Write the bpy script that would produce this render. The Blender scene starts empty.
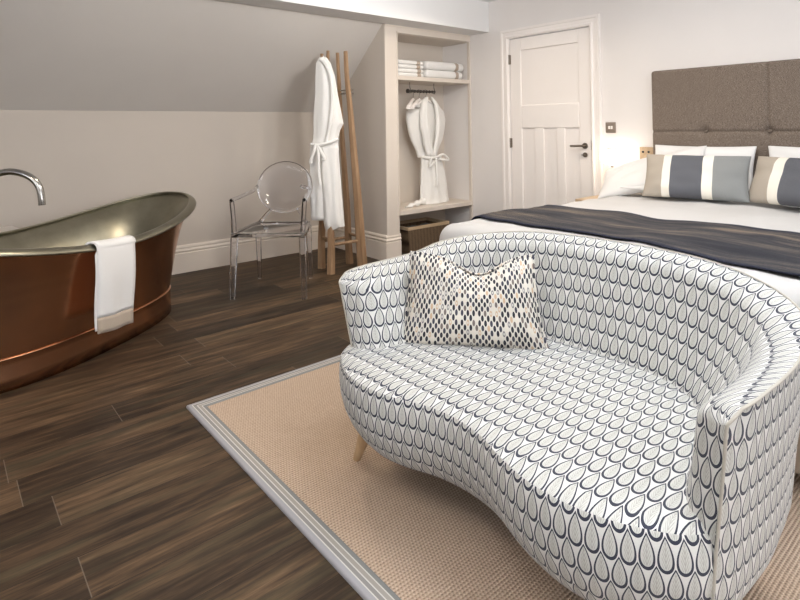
import bpy, bmesh, math, random
from mathutils import Vector, Matrix, noise
PI = math.pi
S = bpy.context.scene
COL = S.collection
random.seed(4)

# ------------------------------------------------------------------ helpers
def link(name, me, mat=None, parent=None, smooth=False):
    o = bpy.data.objects.new(name, me)
    COL.objects.link(o)
    if mat:
        me.materials.append(mat)
    if smooth:
        for p in me.polygons: p.use_smooth = True
    if parent is not None:
        o.parent = parent
    return o

def mesh(name, V, F, mat=None, parent=None, smooth=False, uv=None):
    me = bpy.data.meshes.new(name)
    me.from_pydata([tuple(v) for v in V], [], F)
    if uv is not None:
        L = me.uv_layers.new(name='UVMap')
        for p in me.polygons:
            for li in p.loop_indices:
                L.data[li].uv = uv[me.loops[li].vertex_index]
    me.update()
    return link(name, me, mat, parent, smooth)

class MB:
    """collects shapes into one mesh"""
    def __init__(s): s.V = []; s.F = []; s.U = []
    def add(s, V, F, U=None):
        n = len(s.V)
        s.V += [tuple(v) for v in V]
        s.F += [tuple(i + n for i in f) for f in F]
        s.U += list(U) if U is not None else [(v[0], v[1]) for v in V]
        return s
    def box(s, x0, x1, y0, y1, z0, z1):
        V = [(x, y, z) for x in (x0, x1) for y in (y0, y1) for z in (z0, z1)]
        F = [(0, 1, 3, 2), (4, 6, 7, 5), (0, 4, 5, 1), (2, 3, 7, 6), (0, 2, 6, 4), (1, 5, 7, 3)]
        return s.add(V, F)
    def rbox(s, x0, x1, y0, y1, z0, z1, r, n=(6, 6, 4), k=3, disp=None):
        V, F = rbox_geo(x0, x1, y0, y1, z0, z1, r, n, k)
        if disp: V = [disp(Vector(v)) for v in V]
        return s.add(V, F)
    def tube(s, pts, r, seg=10, closed=False, cap=True):
        V, F = tube_geo(pts, r, seg, closed, cap)
        return s.add(V, F)
    def lathe(s, prof, c=(0, 0, 0), seg=24, axis='z'):
        V = []; F = []
        for (r, z) in prof:
            for i in range(seg):
                a = 2 * PI * i / seg
                p = (r * math.cos(a), r * math.sin(a), z)
                if axis == 'x': p = (p[2], p[0], p[1])
                if axis == 'y': p = (p[0], p[2], p[1])
                V.append((c[0] + p[0], c[1] + p[1], c[2] + p[2]))
        for j in range(len(prof) - 1):
            for i in range(seg):
                i2 = (i + 1) % seg
                F.append((j * seg + i, j * seg + i2, (j + 1) * seg + i2, (j + 1) * seg + i))
        F.append(tuple(range(seg))[::-1]); F.append(tuple(range((len(prof) - 1) * seg, len(prof) * seg)))
        return s.add(V, F)
    def build(s, name, mat, parent=None, smooth=False, bevel=0, uv=False, sub=0):
        o = mesh(name, s.V, s.F, mat, parent, smooth, s.U if uv else None)
        fixn(o)
        if bevel:
            m = o.modifiers.new('b', 'BEVEL'); m.width = bevel; m.segments = 2; m.limit_method = 'ANGLE'
        if sub:
            m = o.modifiers.new('s', 'SUBSURF'); m.levels = m.render_levels = sub
        if smooth and not sub:
            try: o.data.set_sharp_from_angle(angle=math.radians(50))
            except Exception: pass
        return o

def fixn(o):
    bm = bmesh.new(); bm.from_mesh(o.data)
    bmesh.ops.recalc_face_normals(bm, faces=bm.faces)
    bm.to_mesh(o.data); bm.free()

def rbox_geo(x0, x1, y0, y1, z0, z1, r, n, k=3):
    c = Vector(((x0 + x1) / 2, (y0 + y1) / 2, (z0 + z1) / 2))
    h = Vector(((x1 - x0) / 2, (y1 - y0) / 2, (z1 - z0) / 2))
    def line(i):
        core = max(h[i] - r, 1e-4); out = []
        for q in range(k): out.append(-core - r * math.cos(q / k * PI / 2) if False else -h[i] + r * (1 - math.cos(q / k * PI / 2)) * 1.0)
        m = n[i]
        for q in range(m + 1): out.append(-core + 2 * core * q / m)
        for q in range(k - 1, -1, -1): out.append(h[i] - r * (1 - math.cos(q / k * PI / 2)))
        return out
    ls = [line(i) for i in range(3)]
    idx = {}; V = []
    def vid(a, b, cc):
        key = (a, b, cc)
        if key not in idx:
            p = Vector((ls[0][a], ls[1][b], ls[2][cc]))
            q = Vector([max(-(h[i] - r), min(h[i] - r, p[i])) for i in range(3)])
            d = p - q
            if d.length > 1e-9: p = q + d.normalized() * r
            idx[key] = len(V); V.append(tuple(p + c))
        return idx[key]
    N = [len(l) - 1 for l in ls]; F = []
    for a in range(N[0]):
        for b in range(N[1]):
            F.append((vid(a, b, 0), vid(a, b + 1, 0), vid(a + 1, b + 1, 0), vid(a + 1, b, 0)))
            F.append((vid(a, b, N[2]), vid(a + 1, b, N[2]), vid(a + 1, b + 1, N[2]), vid(a, b + 1, N[2])))
    for a in range(N[0]):
        for d in range(N[2]):
            F.append((vid(a, 0, d), vid(a + 1, 0, d), vid(a + 1, 0, d + 1), vid(a, 0, d + 1)))
            F.append((vid(a, N[1], d), vid(a, N[1], d + 1), vid(a + 1, N[1], d + 1), vid(a + 1, N[1], d)))
    for b in range(N[1]):
        for d in range(N[2]):
            F.append((vid(0, b, d), vid(0, b, d + 1), vid(0, b + 1, d + 1), vid(0, b + 1, d)))
            F.append((vid(N[0], b, d), vid(N[0], b + 1, d), vid(N[0], b + 1, d + 1), vid(N[0], b, d + 1)))
    return V, F

def tube_geo(pts, r, seg=10, closed=False, cap=True):
    P = [Vector(p) for p in pts]; n = len(P)
    R = r if isinstance(r, (list, tuple)) else [r] * n
    V = []; F = []; up = None
    for i in range(n):
        if closed: t = P[(i + 1) % n] - P[i - 1]
        else: t = P[min(i + 1, n - 1)] - P[max(i - 1, 0)]
        t.normalize()
        if up is None:
            a = Vector((0, 0, 1)) if abs(t.z) < .9 else Vector((1, 0, 0))
            up = (a - t * a.dot(t)).normalized()
        else:
            up = (up - t * up.dot(t)).normalized()
        s2 = t.cross(up)
        for k in range(seg):
            an = 2 * PI * k / seg
            V.append(P[i] + (up * math.cos(an) + s2 * math.sin(an)) * R[i])
    m = n if closed else n - 1
    for i in range(m):
        j = (i + 1) % n
        for k in range(seg):
            k2 = (k + 1) % seg
            F.append((i * seg + k, i * seg + k2, j * seg + k2, j * seg + k))
    if cap and not closed:
        F.append(tuple(range(seg))[::-1]); F.append(tuple(range((n - 1) * seg, n * seg)))
    return V, F

def empty(name, loc=(0, 0, 0), rz=0):
    o = bpy.data.objects.new(name, None); COL.objects.link(o)
    o.location = loc; o.rotation_euler = (0, 0, rz); o.empty_display_size = .1
    return o

def tag(o, label, cat, group=None, kind=None):
    o['label'] = label; o['category'] = cat
    if group: o['group'] = group
    if kind: o['kind'] = kind
    return o

def struct(o):
    o['kind'] = 'structure'; return o

def smoothpath(pts, n=8):
    """catmull-rom"""
    P = [Vector(p) for p in pts]; out = []
    for i in range(len(P) - 1):
        p0 = P[max(i - 1, 0)]; p1 = P[i]; p2 = P[i + 1]; p3 = P[min(i + 2, len(P) - 1)]
        for k in range(n):
            t = k / n
            out.append(.5 * ((2 * p1) + (p2 - p0) * t + (2 * p0 - 5 * p1 + 4 * p2 - p3) * t * t + (3 * p1 - p0 - 3 * p2 + p3) * t ** 3))
    out.append(P[-1]); return out

def lerp1(tab, x):
    if x <= tab[0][0]: return tab[0][1]
    for (a, va), (b, vb) in zip(tab, tab[1:]):
        if x <= b:
            t = (x - a) / (b - a); t = t * t * (3 - 2 * t)
            return va + (vb - va) * t
    return tab[-1][1]

# ------------------------------------------------------------------ materials
class NT:
    def __init__(s, name):
        s.m = bpy.data.materials.new(name); s.m.use_nodes = True
        s.t = s.m.node_tree; s.N = s.t.nodes; s.L = s.t.links
        s.b = s.N['Principled BSDF']
    def node(s, ty, **k):
        n = s.N.new(ty)
        for a, v in k.items(): setattr(n, a, v)
        return n
    def put(s, sock, v):
        if hasattr(v, 'is_linked') or isinstance(v, bpy.types.NodeSocket): s.L.new(v, sock)
        else: sock.default_value = v
    def m_(s, op, a, b=None, c=None, clamp=False):
        n = s.node('ShaderNodeMath', operation=op, use_clamp=clamp)
        s.put(n.inputs[0], a)
        if b is not None: s.put(n.inputs[1], b)
        if c is not None: s.put(n.inputs[2], c)
        return n.outputs[0]
    def mix(s, f, a, b):
        n = s.node('ShaderNodeMix', data_type='RGBA')
        s.put(n.inputs[0], f); s.put(n.inputs[6], a if not isinstance(a, tuple) else (*a, 1)); s.put(n.inputs[7], b if not isinstance(b, tuple) else (*b, 1))
        return n.outputs[2]
    def coord(s, which='Object', scale=(1, 1, 1), rot=(0, 0, 0), loc=(0, 0, 0)):
        c = s.node('ShaderNodeTexCoord'); mp = s.node('ShaderNodeMapping')
        mp.inputs['Scale'].default_value = scale; mp.inputs['Rotation'].default_value = rot; mp.inputs['Location'].default_value = loc
        s.L.new(c.outputs[which], mp.inputs[0]); return mp.outputs[0]
    def noise(s, vec, scale, detail=3, rough=.5, out=0):
        n = s.node('ShaderNodeTexNoise'); n.inputs['Scale'].default_value = scale
        n.inputs['Detail'].default_value = detail; n.inputs['Roughness'].default_value = rough
        s.L.new(vec, n.inputs['Vector']); return n.outputs[out]
    def ramp(s, fac, stops):
        n = s.node('ShaderNodeValToRGB'); s.put(n.inputs[0], fac)
        e = n.color_ramp.elements
        while len(e) < len(stops): e.new(.5)
        for el, (p, c) in zip(e, stops): el.position = p; el.color = (*c, 1)
        return n.outputs[0]
    def bump(s, h, strength=.3, dist=.002):
        n = s.node('ShaderNodeBump'); n.inputs['Strength'].default_value = strength; n.inputs['Distance'].default_value = dist
        s.put(n.inputs['Height'], h); s.L.new(n.outputs[0], s.b.inputs['Normal'])
    def set(s, **k):
        mp = dict(col='Base Color', rough='Roughness', metal='Metallic', trans='Transmission Weight', ior='IOR', spec='Specular IOR Level', sheen='Sheen Weight', coat='Coat Weight', sss='Subsurface Weight')
        for a, v in k.items():
            i = s.b.inputs[mp[a]]
            if isinstance(v, tuple): v = (*v, 1)
            s.put(i, v)
        return s

def plain(name, col, rough=.6, metal=0, **k):
    n = NT(name); n.set(col=col, rough=rough, metal=metal, **k); return n.m

def paint(name, col, rough=.75, var=.03):
    n = NT(name); v = n.coord()
    f = n.noise(v, 3.5, 4)
    n.set(col=n.mix(f, tuple(c * (1 - var) for c in col), tuple(min(1, c * (1 + var)) for c in col)), rough=rough)
    n.bump(n.noise(v, 260, 2), .06, .001); return n.m

def cloth(name, col, col2=None, rough=.9, scale=500, bump=.25, wr=0.0):
    n = NT(name); v = n.coord()
    f = n.noise(v, scale, 2, .7)
    c2 = col2 or tuple(c * .85 for c in col)
    n.set(col=n.mix(f, c2, col), rough=rough, sheen=.2)
    h = f
    if wr:
        g = n.noise(v, 7, 4)
        h = n.m_('ADD', n.m_('MULTIPLY', g, wr), f)
    n.bump(h, bump, .002 if not wr else .006); return n.m

def wood(name, c1, c2, axis=2, scale=1.0, rough=.5):
    n = NT(name)
    sc = [28 * scale] * 3; sc[axis] = 2.2 * scale
    v = n.coord(scale=tuple(sc))
    f = n.noise(v, 1.0, 6, .6)
    n.set(col=n.ramp(f, [(.3, c1), (.7, c2)]), rough=rough)
    n.bump(f, .15, .002); return n.m

M = {}
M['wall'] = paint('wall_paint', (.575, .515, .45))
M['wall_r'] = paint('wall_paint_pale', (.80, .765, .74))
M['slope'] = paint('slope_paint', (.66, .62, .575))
M['white'] = paint('ceiling_white', (.80, .80, .80), .7, .01)
M['joinery'] = paint('joinery_paint', (.70, .63, .555), .5, .02)
M['trimw'] = paint('trim_paint', (.74, .665, .58), .42, .01)
M['doorw'] = paint('door_paint', (.88, .835, .80), .42, .01)
M['steel'] = plain('brushed_steel', (.42, .39, .36), .3, 1)
M['chrome'] = plain('chrome', (.40, .38, .35), .16, 1)
M['brass'] = plain('aged_nickel', (.30, .26, .22), .35, 1)
M['bronze'] = plain('satin_bronze', (.36, .30, .25), .45, .7)
M['dark'] = plain('dark_metal', (.10, .09, .08), .4, .8)
M['black'] = plain('black_plastic', (.015, .015, .017), .5)
M['towel'] = cloth('towel_white', (.86, .85, .83), (.76, .75, .73), scale=420, bump=.5)
M['robe'] = cloth('robe_white', (.88, .865, .83), (.80, .785, .75), scale=300, bump=.4)
M['linen'] = cloth('bed_linen', (.54, .528, .515), (.505, .494, .482), .85, 600, .12)
M['pillowcase'] = cloth('pillowcase_cotton', (.80, .79, .775), (.76, .75, .735), .85, 600, .12)
M['beige'] = cloth('beige_band', (.48, .40, .32), (.40, .33, .26), scale=400)
M['valance'] = cloth('bed_base_fabric', (.36, .29, .22), (.28, .22, .17), scale=400)

def m_floor():
    n = NT('oak_plank_floor')
    c = n.node('ShaderNodeTexCoord'); sx = n.node('ShaderNodeSeparateXYZ'); n.L.new(c.outputs['Object'], sx.inputs[0])
    X, Y = sx.outputs[0], sx.outputs[1]
    pw, pl = .178, 1.22
    yy = n.m_('DIVIDE', n.m_('ADD', Y, -.028), pw)
    row = n.m_('FLOOR', yy); fy = n.m_('FRACT', yy)
    rn = n.node('ShaderNodeTexWhiteNoise', noise_dimensions='1D'); n.L.new(row, rn.inputs['W'])
    xx = n.m_('ADD', n.m_('DIVIDE', X, pl), n.m_('MULTIPLY', rn.outputs[0], 7.3))
    colm = n.m_('FLOOR', xx); fx = n.m_('FRACT', xx)
    pid = n.node('ShaderNodeTexWhiteNoise', noise_dimensions='2D')
    cv = n.node('ShaderNodeCombineXYZ'); n.L.new(row, cv.inputs[0]); n.L.new(colm, cv.inputs[1]); n.L.new(cv.outputs[0], pid.inputs['Vector'])
    # grain
    gv = n.node('ShaderNodeCombineXYZ')
    n.L.new(n.m_('ADD', n.m_('MULTIPLY', X, 1.5), n.m_('MULTIPLY', pid.outputs[0], 31)), gv.inputs[0])
    n.L.new(n.m_('ADD', n.m_('MULTIPLY', Y, 14), n.m_('MULTIPLY', pid.outputs[0], 17)), gv.inputs[1])
    g1 = n.noise(gv.outputs[0], 1.3, 6, .62)
    gv2 = n.node('ShaderNodeCombineXYZ')
    n.L.new(n.m_('MULTIPLY', X, 7), gv2.inputs[0]); n.L.new(n.m_('MULTIPLY', Y, 130), gv2.inputs[1]); n.L.new(pid.outputs[0], gv2.inputs[2])
    g2 = n.noise(gv2.outputs[0], 1.0, 4, .6)
    big = n.noise(n.coord(scale=(.9, 1.3, 1)), 1.0, 2)
    f = n.m_('ADD', n.m_('ADD', n.m_('MULTIPLY', g1, .62), n.m_('MULTIPLY', g2, .34)), n.m_('MULTIPLY', n.m_('SUBTRACT', pid.outputs[0], .5), .16))
    f = n.m_('ADD', f, n.m_('MULTIPLY', n.m_('SUBTRACT', big, .5), .12))
    gv3 = n.node('ShaderNodeCombineXYZ')
    n.L.new(n.m_('ADD', n.m_('MULTIPLY', X, 3.2), n.m_('MULTIPLY', pid.outputs[0], 11)), gv3.inputs[0]); n.L.new(n.m_('MULTIPLY', Y, 38), gv3.inputs[1]); n.L.new(pid.outputs[0], gv3.inputs[2])
    g3 = n.noise(gv3.outputs[0], 1.0, 5, .65)
    f = n.m_('ADD', f, n.m_('MULTIPLY', n.m_('SUBTRACT', g3, .5), .42))
    kn = n.node('ShaderNodeTexVoronoi'); kn.inputs['Scale'].default_value = 1.0
    kv = n.node('ShaderNodeCombineXYZ'); n.L.new(n.m_('ADD', n.m_('MULTIPLY', X, 2.3), n.m_('MULTIPLY', pid.outputs[0], 5)), kv.inputs[0]); n.L.new(n.m_('MULTIPLY', Y, 7), kv.inputs[1]); n.L.new(kv.outputs[0], kn.inputs['Vector'])
    knot = n.m_('MULTIPLY', n.m_('SUBTRACT', .10, n.m_('MINIMUM', kn.outputs[0], .10)), 3.0)
    f = n.m_('SUBTRACT', f, knot)
    col = n.ramp(f, [(.30, (.014, .0085, .0055)), (.43, (.038, .024, .0145)), (.55, (.084, .052, .029)), (.72, (.185, .118, .066))])
    hue = n.mix(n.ramp(n.noise(gv3.outputs[0], .45, 2), [(.52, (0, 0, 0)), (.70, (.45, .45, .45))]), col, (.060, .053, .031))
    # joints
    e1 = n.m_('LESS_THAN', n.m_('MINIMUM', fy, n.m_('SUBTRACT', 1, fy)), .009)
    e2 = n.m_('LESS_THAN', n.m_('MINIMUM', fx, n.m_('SUBTRACT', 1, fx)), .0012)
    col2 = n.mix(n.m_('MULTIPLY', e1, .75), hue, (.016, .012, .009))
    col3 = n.mix(n.m_('MULTIPLY', e2, .6), col2, (.17, .14, .11))
    n.set(col=col3, rough=n.m_('ADD', .40, n.m_('MULTIPLY', g2, .22)), spec=.22)
    n.bump(n.m_('SUBTRACT', n.m_('MULTIPLY', g2, .6), n.m_('MULTIPLY', e1, 1.)), .25, .0015)
    return n.m
M['floor'] = m_floor()

def m_drops():
    """upholstery: staggered rows of navy-outlined teardrops, from the mesh UV in metres"""
    n = NT('teardrop_upholstery')
    uv = n.node('ShaderNodeUVMap'); uv.uv_map = 'UVMap'
    sp = n.node('ShaderNodeSeparateXYZ'); n.L.new(uv.outputs[0], sp.inputs[0])
    U, V = sp.outputs[0], sp.outputs[1]
    cw, rh, Hh = .0330, .0570, .0700
    row = n.m_('FLOOR', n.m_('DIVIDE', V, rh))
    outm = None; inm = None; feath = None
    for k in (0, 1):
        r = n.m_('SUBTRACT', row, k)
        vv = n.m_('DIVIDE', n.m_('SUBTRACT', V, n.m_('MULTIPLY', r, rh)), Hh)
        uu = n.m_('SUBTRACT', n.m_('FRACT', n.m_('ADD', n.m_('ADD', n.m_('DIVIDE', U, cw), n.m_('MULTIPLY', r, .5)), 100)), .5)
        au = n.m_('ABSOLUTE', uu)
        def prof(v, K):
            v = n.m_('MAXIMUM', v, 0); w = n.m_('MAXIMUM', n.m_('SUBTRACT', 1, v), 0)
            return n.m_('MULTIPLY', n.m_('MULTIPLY', n.m_('POWER', v, .5), n.m_('POWER', w, 1.0)), K)
        wo = prof(vv, 1.18)
        vi = n.m_('DIVIDE', n.m_('SUBTRACT', vv, .10), .83)
        wi = prof(vi, .88)
        o = n.m_('MULTIPLY', n.m_('LESS_THAN', au, wo), n.m_('LESS_THAN', vv, 1))
        i = n.m_('MULTIPLY', n.m_('LESS_THAN', au, wi), n.m_('GREATER_THAN', vi, 0))
        # feathery veins inside
        vein = n.m_('SINE', n.m_('SUBTRACT', n.m_('MULTIPLY', vi, 34), n.m_('MULTIPLY', au, 60)))
        vein = n.m_('MULTIPLY', n.m_('GREATER_THAN', vein, .25), n.m_('LESS_THAN', au, n.m_('MULTIPLY', wi, .62)))
        rib = n.m_('LESS_THAN', au, .018)
        fe = n.m_('MULTIPLY', n.m_('MAXIMUM', vein, rib), i)
        if outm is None: outm, inm, feath = o, i, fe
        else:
            # the newer row wins where both touch
            outm = n.m_('MAXIMUM', outm, o); inm = n.m_('MAXIMUM', inm, i); feath = n.m_('MAXIMUM', feath, fe)
    ob = n.coord(scale=(1, 1, 1))
    nz = n.noise(ob, 700, 2, .7)
    base = n.mix(nz, (.56, .555, .535), (.72, .715, .69))
    fill = n.mix(nz, (.46, .46, .43), (.62, .615, .58))
    fill = n.mix(n.m_('MULTIPLY', feath, .58), fill, (.27, .26, .23))
    navy = n.mix(nz, (.012, .015, .030), (.035, .040, .065))
    c = n.mix(outm, base, navy)
    c = n.mix(inm, c, fill)
    n.set(col=c, rough=.85, sheen=.15)
    n.bump(nz, .25, .0015)
    return n.m
M['drops'] = m_drops()
M['piping'] = cloth('piping_fabric', (.47, .44, .37), (.38, .35, .30), scale=300)

def m_ovals():
    n = NT('oval_print_cushion')
    uv = n.node('ShaderNodeUVMap'); uv.uv_map = 'UVMap'
    sp = n.node('ShaderNodeSeparateXYZ'); n.L.new(uv.outputs[0], sp.inputs[0])
    U, V = sp.outputs[0], sp.outputs[1]
    cw, ch = .0195, .0330
    c = None
    base = (.62, .585, .52)
    res = None
    for k, (ou, ov, ru, rv) in enumerate([(0, 0, .235, .325), (.5, .5, .235, .325)]):
        a = n.m_('ADD', n.m_('DIVIDE', U, cw), ou + 50); b = n.m_('ADD', n.m_('DIVIDE', V, ch), ov + 50)
        fa = n.m_('SUBTRACT', n.m_('FRACT', a), .5); fb = n.m_('SUBTRACT', n.m_('FRACT', b), .5)
        cid = n.node('ShaderNodeCombineXYZ'); n.L.new(n.m_('FLOOR', a), cid.inputs[0]); n.L.new(n.m_('FLOOR', b), cid.inputs[1])
        cid.inputs[2].default_value = k * 3.7
        wn = n.node('ShaderNodeTexWhiteNoise', noise_dimensions='3D'); n.L.new(cid.outputs[0], wn.inputs['Vector'])
        col = n.node('ShaderNodeValToRGB'); col.color_ramp.interpolation = 'CONSTANT'
        e = col.color_ramp.elements
        st = [(0, (.018, .018, .028)), (.42, (.045, .045, .065)), (.62, (.16, .13, .12)), (.76, (.52, .37, .25)), (.85, (.20, .19, .20)), (.94, (.66, .60, .52))]
        while len(e) < len(st): e.new(.5)
        for el, (p, cc) in zip(e, st): el.position = p; el.color = (*cc, 1)
        n.L.new(wn.outputs[0], col.inputs[0])
        d = n.m_('SQRT', n.m_('ADD', n.m_('POWER', n.m_('DIVIDE', fa, ru), 2), n.m_('POWER', n.m_('DIVIDE', fb, rv), 2)))
        # ovals narrow like a grain of rice
        mask = n.m_('LESS_THAN', d, 1.0)
        ring = n.m_('MULTIPLY', n.m_('LESS_THAN', d, .45), n.m_('GREATER_THAN', wn.outputs[0], .8))
        res = n.mix(mask, res if res is not None else base, col.outputs[0])
        res = n.mix(ring, res, base)
    nz = n.noise(n.coord(), 800, 2)
    n.set(col=res, rough=.85); n.bump(nz, .25, .0015)
    return n.m
M['ovals'] = m_ovals()

def m_stripes(name, stops):
    n = NT(name)
    uv = n.node('ShaderNodeUVMap'); uv.uv_map = 'UVMap'
    sp = n.node('ShaderNodeSeparateXYZ'); n.L.new(uv.outputs[0], sp.inputs[0])
    col = n.node('ShaderNodeValToRGB'); col.color_ramp.interpolation = 'CONSTANT'
    e = col.color_ramp.elements
    while len(e) < len(stops): e.new(.5)
    for el, (p, cc) in zip(e, stops): el.position = p; el.color = (*cc, 1)
    n.L.new(sp.outputs[0], col.inputs[0])
    w1 = n.noise(n.coord('UV', scale=(60, 900, 1)), 1, 2, .6); w2 = n.noise(n.coord('UV', scale=(900, 50, 1)), 1, 2, .6)
    w = n.m_('MULTIPLY', n.m_('ADD', w1, w2), .5)
    n.set(col=n.mix(n.m_('MULTIPLY', n.ramp(w, [(.38, (0, 0, 0)), (.62, (1, 1, 1))]), .16), col.outputs[0], (.62, .60, .57)), rough=.9)
    n.bump(w, .25, .0015)
    return n.m
TAU, CRE, CHA, GRE = (.36, .31, .25), (.78, .74, .65), (.055, .060, .078), (.19, .20, .20)
M['stripe_a'] = m_stripes('striped_linen', [(0, TAU), (.205, CRE), (.285, CHA), (.58, CRE), (.675, GRE)])
M['stripe_b'] = m_stripes('striped_linen_offset', [(0, TAU), (.235, CRE), (.335, CHA), (.62, CRE), (.70, GRE)])

def m_headboard():
    n = NT('headboard_tweed'); v = n.coord()
    a = n.noise(n.coord(scale=(1, 1, 2.2)), 140, 3, .8)
    b = n.noise(v, 420, 2, .8)
    f = n.m_('ADD', n.m_('MULTIPLY', a, .5), n.m_('MULTIPLY', b, .5))
    n.set(col=n.ramp(f, [(.40, (.060, .043, .033)), (.5, (.165, .127, .099)), (.60, (.35, .29, .24))]), rough=.95)
    n.bump(f, .5, .003); return n.m
M['headboard'] = m_headboard()

def m_runner():
    n = NT('runner_weave')
    v = n.coord(scale=(26, 1.6, 26)); f = n.noise(v, 1.2, 5, .7)
    g = n.noise(n.coord(), 420, 2, .8)
    big = n.noise(n.coord(scale=(5, .9, 3)), 1.0, 3)
    t = n.m_('ADD', n.m_('MULTIPLY', f, .4), n.m_('ADD', n.m_('MULTIPLY', g, .25), n.m_('MULTIPLY', big, .35)))
    col = n.ramp(t, [(.43, (.008, .009, .016)), (.49, (.025, .024, .030)), (.54, (.075, .063, .055)), (.62, (.20, .15, .11))])
    # navy hems on both long edges
    c = n.node('ShaderNodeTexCoord'); sp = n.node('ShaderNodeSeparateXYZ'); n.L.new(c.outputs['UV'], sp.inputs[0])
    e = n.m_('LESS_THAN', n.m_('MINIMUM', sp.outputs[0], n.m_('SUBTRACT', 1, sp.outputs[0])), .045)
    n.set(col=n.mix(e, col, (.010, .012, .028)), rough=.85)
    n.bump(n.m_('ADD', f, g), .3, .003); return n.m
M['runner'] = m_runner()

def m_copper():
    n = NT('polished_copper'); v = n.coord()
    f = n.noise(v, 2.2, 5, .6)
    g = n.noise(n.coord(scale=(1, 1, 9)), 3, 3)
    n.set(col=n.mix(f, (.44, .225, .125), (.72, .40, .24)), metal=1., rough=n.m_('ADD', .13, n.m_('MULTIPLY', g, .14)))
    n.bump(n.noise(v, 5, 2), .12, .004); return n.m
def m_nickel():
    n = NT('tarnished_nickel'); v = n.coord()
    f = n.noise(v, 4.5, 6, .65)
    n.set(col=n.mix(f, (.17, .158, .115), (.40, .38, .30)), metal=1., rough=n.m_('ADD', .22, n.m_('MULTIPLY', f, .2)))
    return n.m
M['copper'] = m_copper(); M['nickel'] = m_nickel()

def m_rug():
    n = NT('woven_sisal'); c = n.node('ShaderNodeTexCoord'); sp = n.node('ShaderNodeSeparateXYZ'); n.L.new(c.outputs['Object'], sp.inputs[0])
    X, Y = sp.outputs[0], sp.outputs[1]
    per = .0105
    wy = n.m_('SINE', n.m_('MULTIPLY', Y, 2 * PI / per))
    rr = n.m_('FLOOR', n.m_('DIVIDE', Y, per))
    wx = n.m_('SINE', n.m_('ADD', n.m_('MULTIPLY', X, 2 * PI / .011), n.m_('MULTIPLY', rr, PI)))
    h = n.m_('ADD', n.m_('MULTIPLY', wy, .6), n.m_('MULTIPLY', wx, .4))
    nz = n.noise(c.outputs['Object'], 160, 3, .7)
    f = n.m_('ADD', n.m_('MULTIPLY', n.m_('ADD', n.m_('MULTIPLY', h, .5), .5), .55), n.m_('MULTIPLY', nz, .45))
    n.set(col=n.ramp(f, [(.18, (.20, .14, .098)), (.45, (.44, .325, .235)), (.85, (.62, .485, .375))]), rough=.95)
    n.bump(h, .55, .003); return n.m
M['rug'] = m_rug()

def m_border():
    n = NT('rug_border_tape')
    uv = n.node('ShaderNodeUVMap'); uv.uv_map = 'UVMap'
    sp = n.node('ShaderNodeSeparateXYZ'); n.L.new(uv.outputs[0], sp.inputs[0])
    col = n.node('ShaderNodeValToRGB'); col.color_ramp.interpolation = 'CONSTANT'
    lv, wh, gr, tn, dk = (.33, .325, .345), (.62, .60, .56), (.235, .225, .215), (.32, .295, .26), (.19, .195, .19)
    st = [(0, lv), (.26, wh), (.31, gr), (.49, wh), (.54, tn), (.72, wh), (.77, dk)]
    e = col.color_ramp.elements
    while len(e) < len(st): e.new(.5)
    for el, (p, cc) in zip(e, st): el.position = p; el.color = (*cc, 1)
    n.L.new(sp.outputs[1], col.inputs[0])
    nz = n.noise(n.coord(), 500, 2, .7)
    n.set(col=n.mix(n.m_('MULTIPLY', nz, .35), col.outputs[0], (.25, .24, .23)), rough=.9)
    n.bump(nz, .3, .002); return n.m
M['border'] = m_border()

def m_acrylic():
    n = NT('clear_polycarbonate')
    n.set(col=(.955, .955, .985), rough=.03, trans=1., ior=1.40)
    # thin plastic lets direct light through as a transparent pane would
    return n.m
M['acrylic'] = m_acrylic()
M['leg'] = wood('leg_beech', (.34, .22, .12), (.50, .35, .20))
M['post'] = wood('teak_post', (.20, .115, .058), (.40, .255, .145))
M['palewood'] = wood('pale_oak', (.42, .30, .18), (.56, .42, .28), 0)
M['basketw'] = None
def m_wicker():
    n = NT('wicker'); v = n.coord()
    w = n.node('ShaderNodeTexWave'); w.inputs['Scale'].default_value = 28; w.bands_direction = 'Z'; n.L.new(v, w.inputs[0])
    w2 = n.node('ShaderNodeTexWave'); w2.inputs['Scale'].default_value = 16; w2.bands_direction = 'X'; n.L.new(v, w2.inputs[0])
    f = n.m_('MULTIPLY', w.outputs[1], w2.outputs[1])
    n.set(col=n.ramp(f, [(0, (.06, .035, .018)), (.6, (.28, .19, .11))]), rough=.8); n.bump(f, .6, .004); return n.m
M['wicker'] = m_wicker()
def m_glow():
    n = NT('lit_opal_glass'); n.b.inputs['Emission Color'].default_value = (1, .86, .70, 1); n.b.inputs['Emission Strength'].default_value = 6.5
    n.set(col=(.95, .93, .9), rough=.3); return n.m
M['glow'] = m_glow()

# ------------------------------------------------------------------ room shell
XD, YW, XR, YA = 4.357, 4.78, 3.20, 3.90
X0, Y0, ZC = -3.4, -4.2, 2.47
b = MB(); b.box(X0 - .1, XD + .1, Y0 - .1, YW + .1, -.1, 0); struct(b.build('floor', M['floor']))
SK = (1.05, 2.75, -.1, 1.3)                          # rooflight opening
b = MB(); b.box(X0 - .1, SK[0], Y0 - .1, 3.64, ZC, ZC + .1); b.box(SK[1], XD + .1, Y0 - .1, 3.64, ZC, ZC + .1)
b.box(SK[0], SK[1], Y0 - .1, SK[2], ZC, ZC + .1); b.box(SK[0], SK[1], SK[3], 3.64, ZC, ZC + .1); struct(b.build('ceiling', M['white']))
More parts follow.
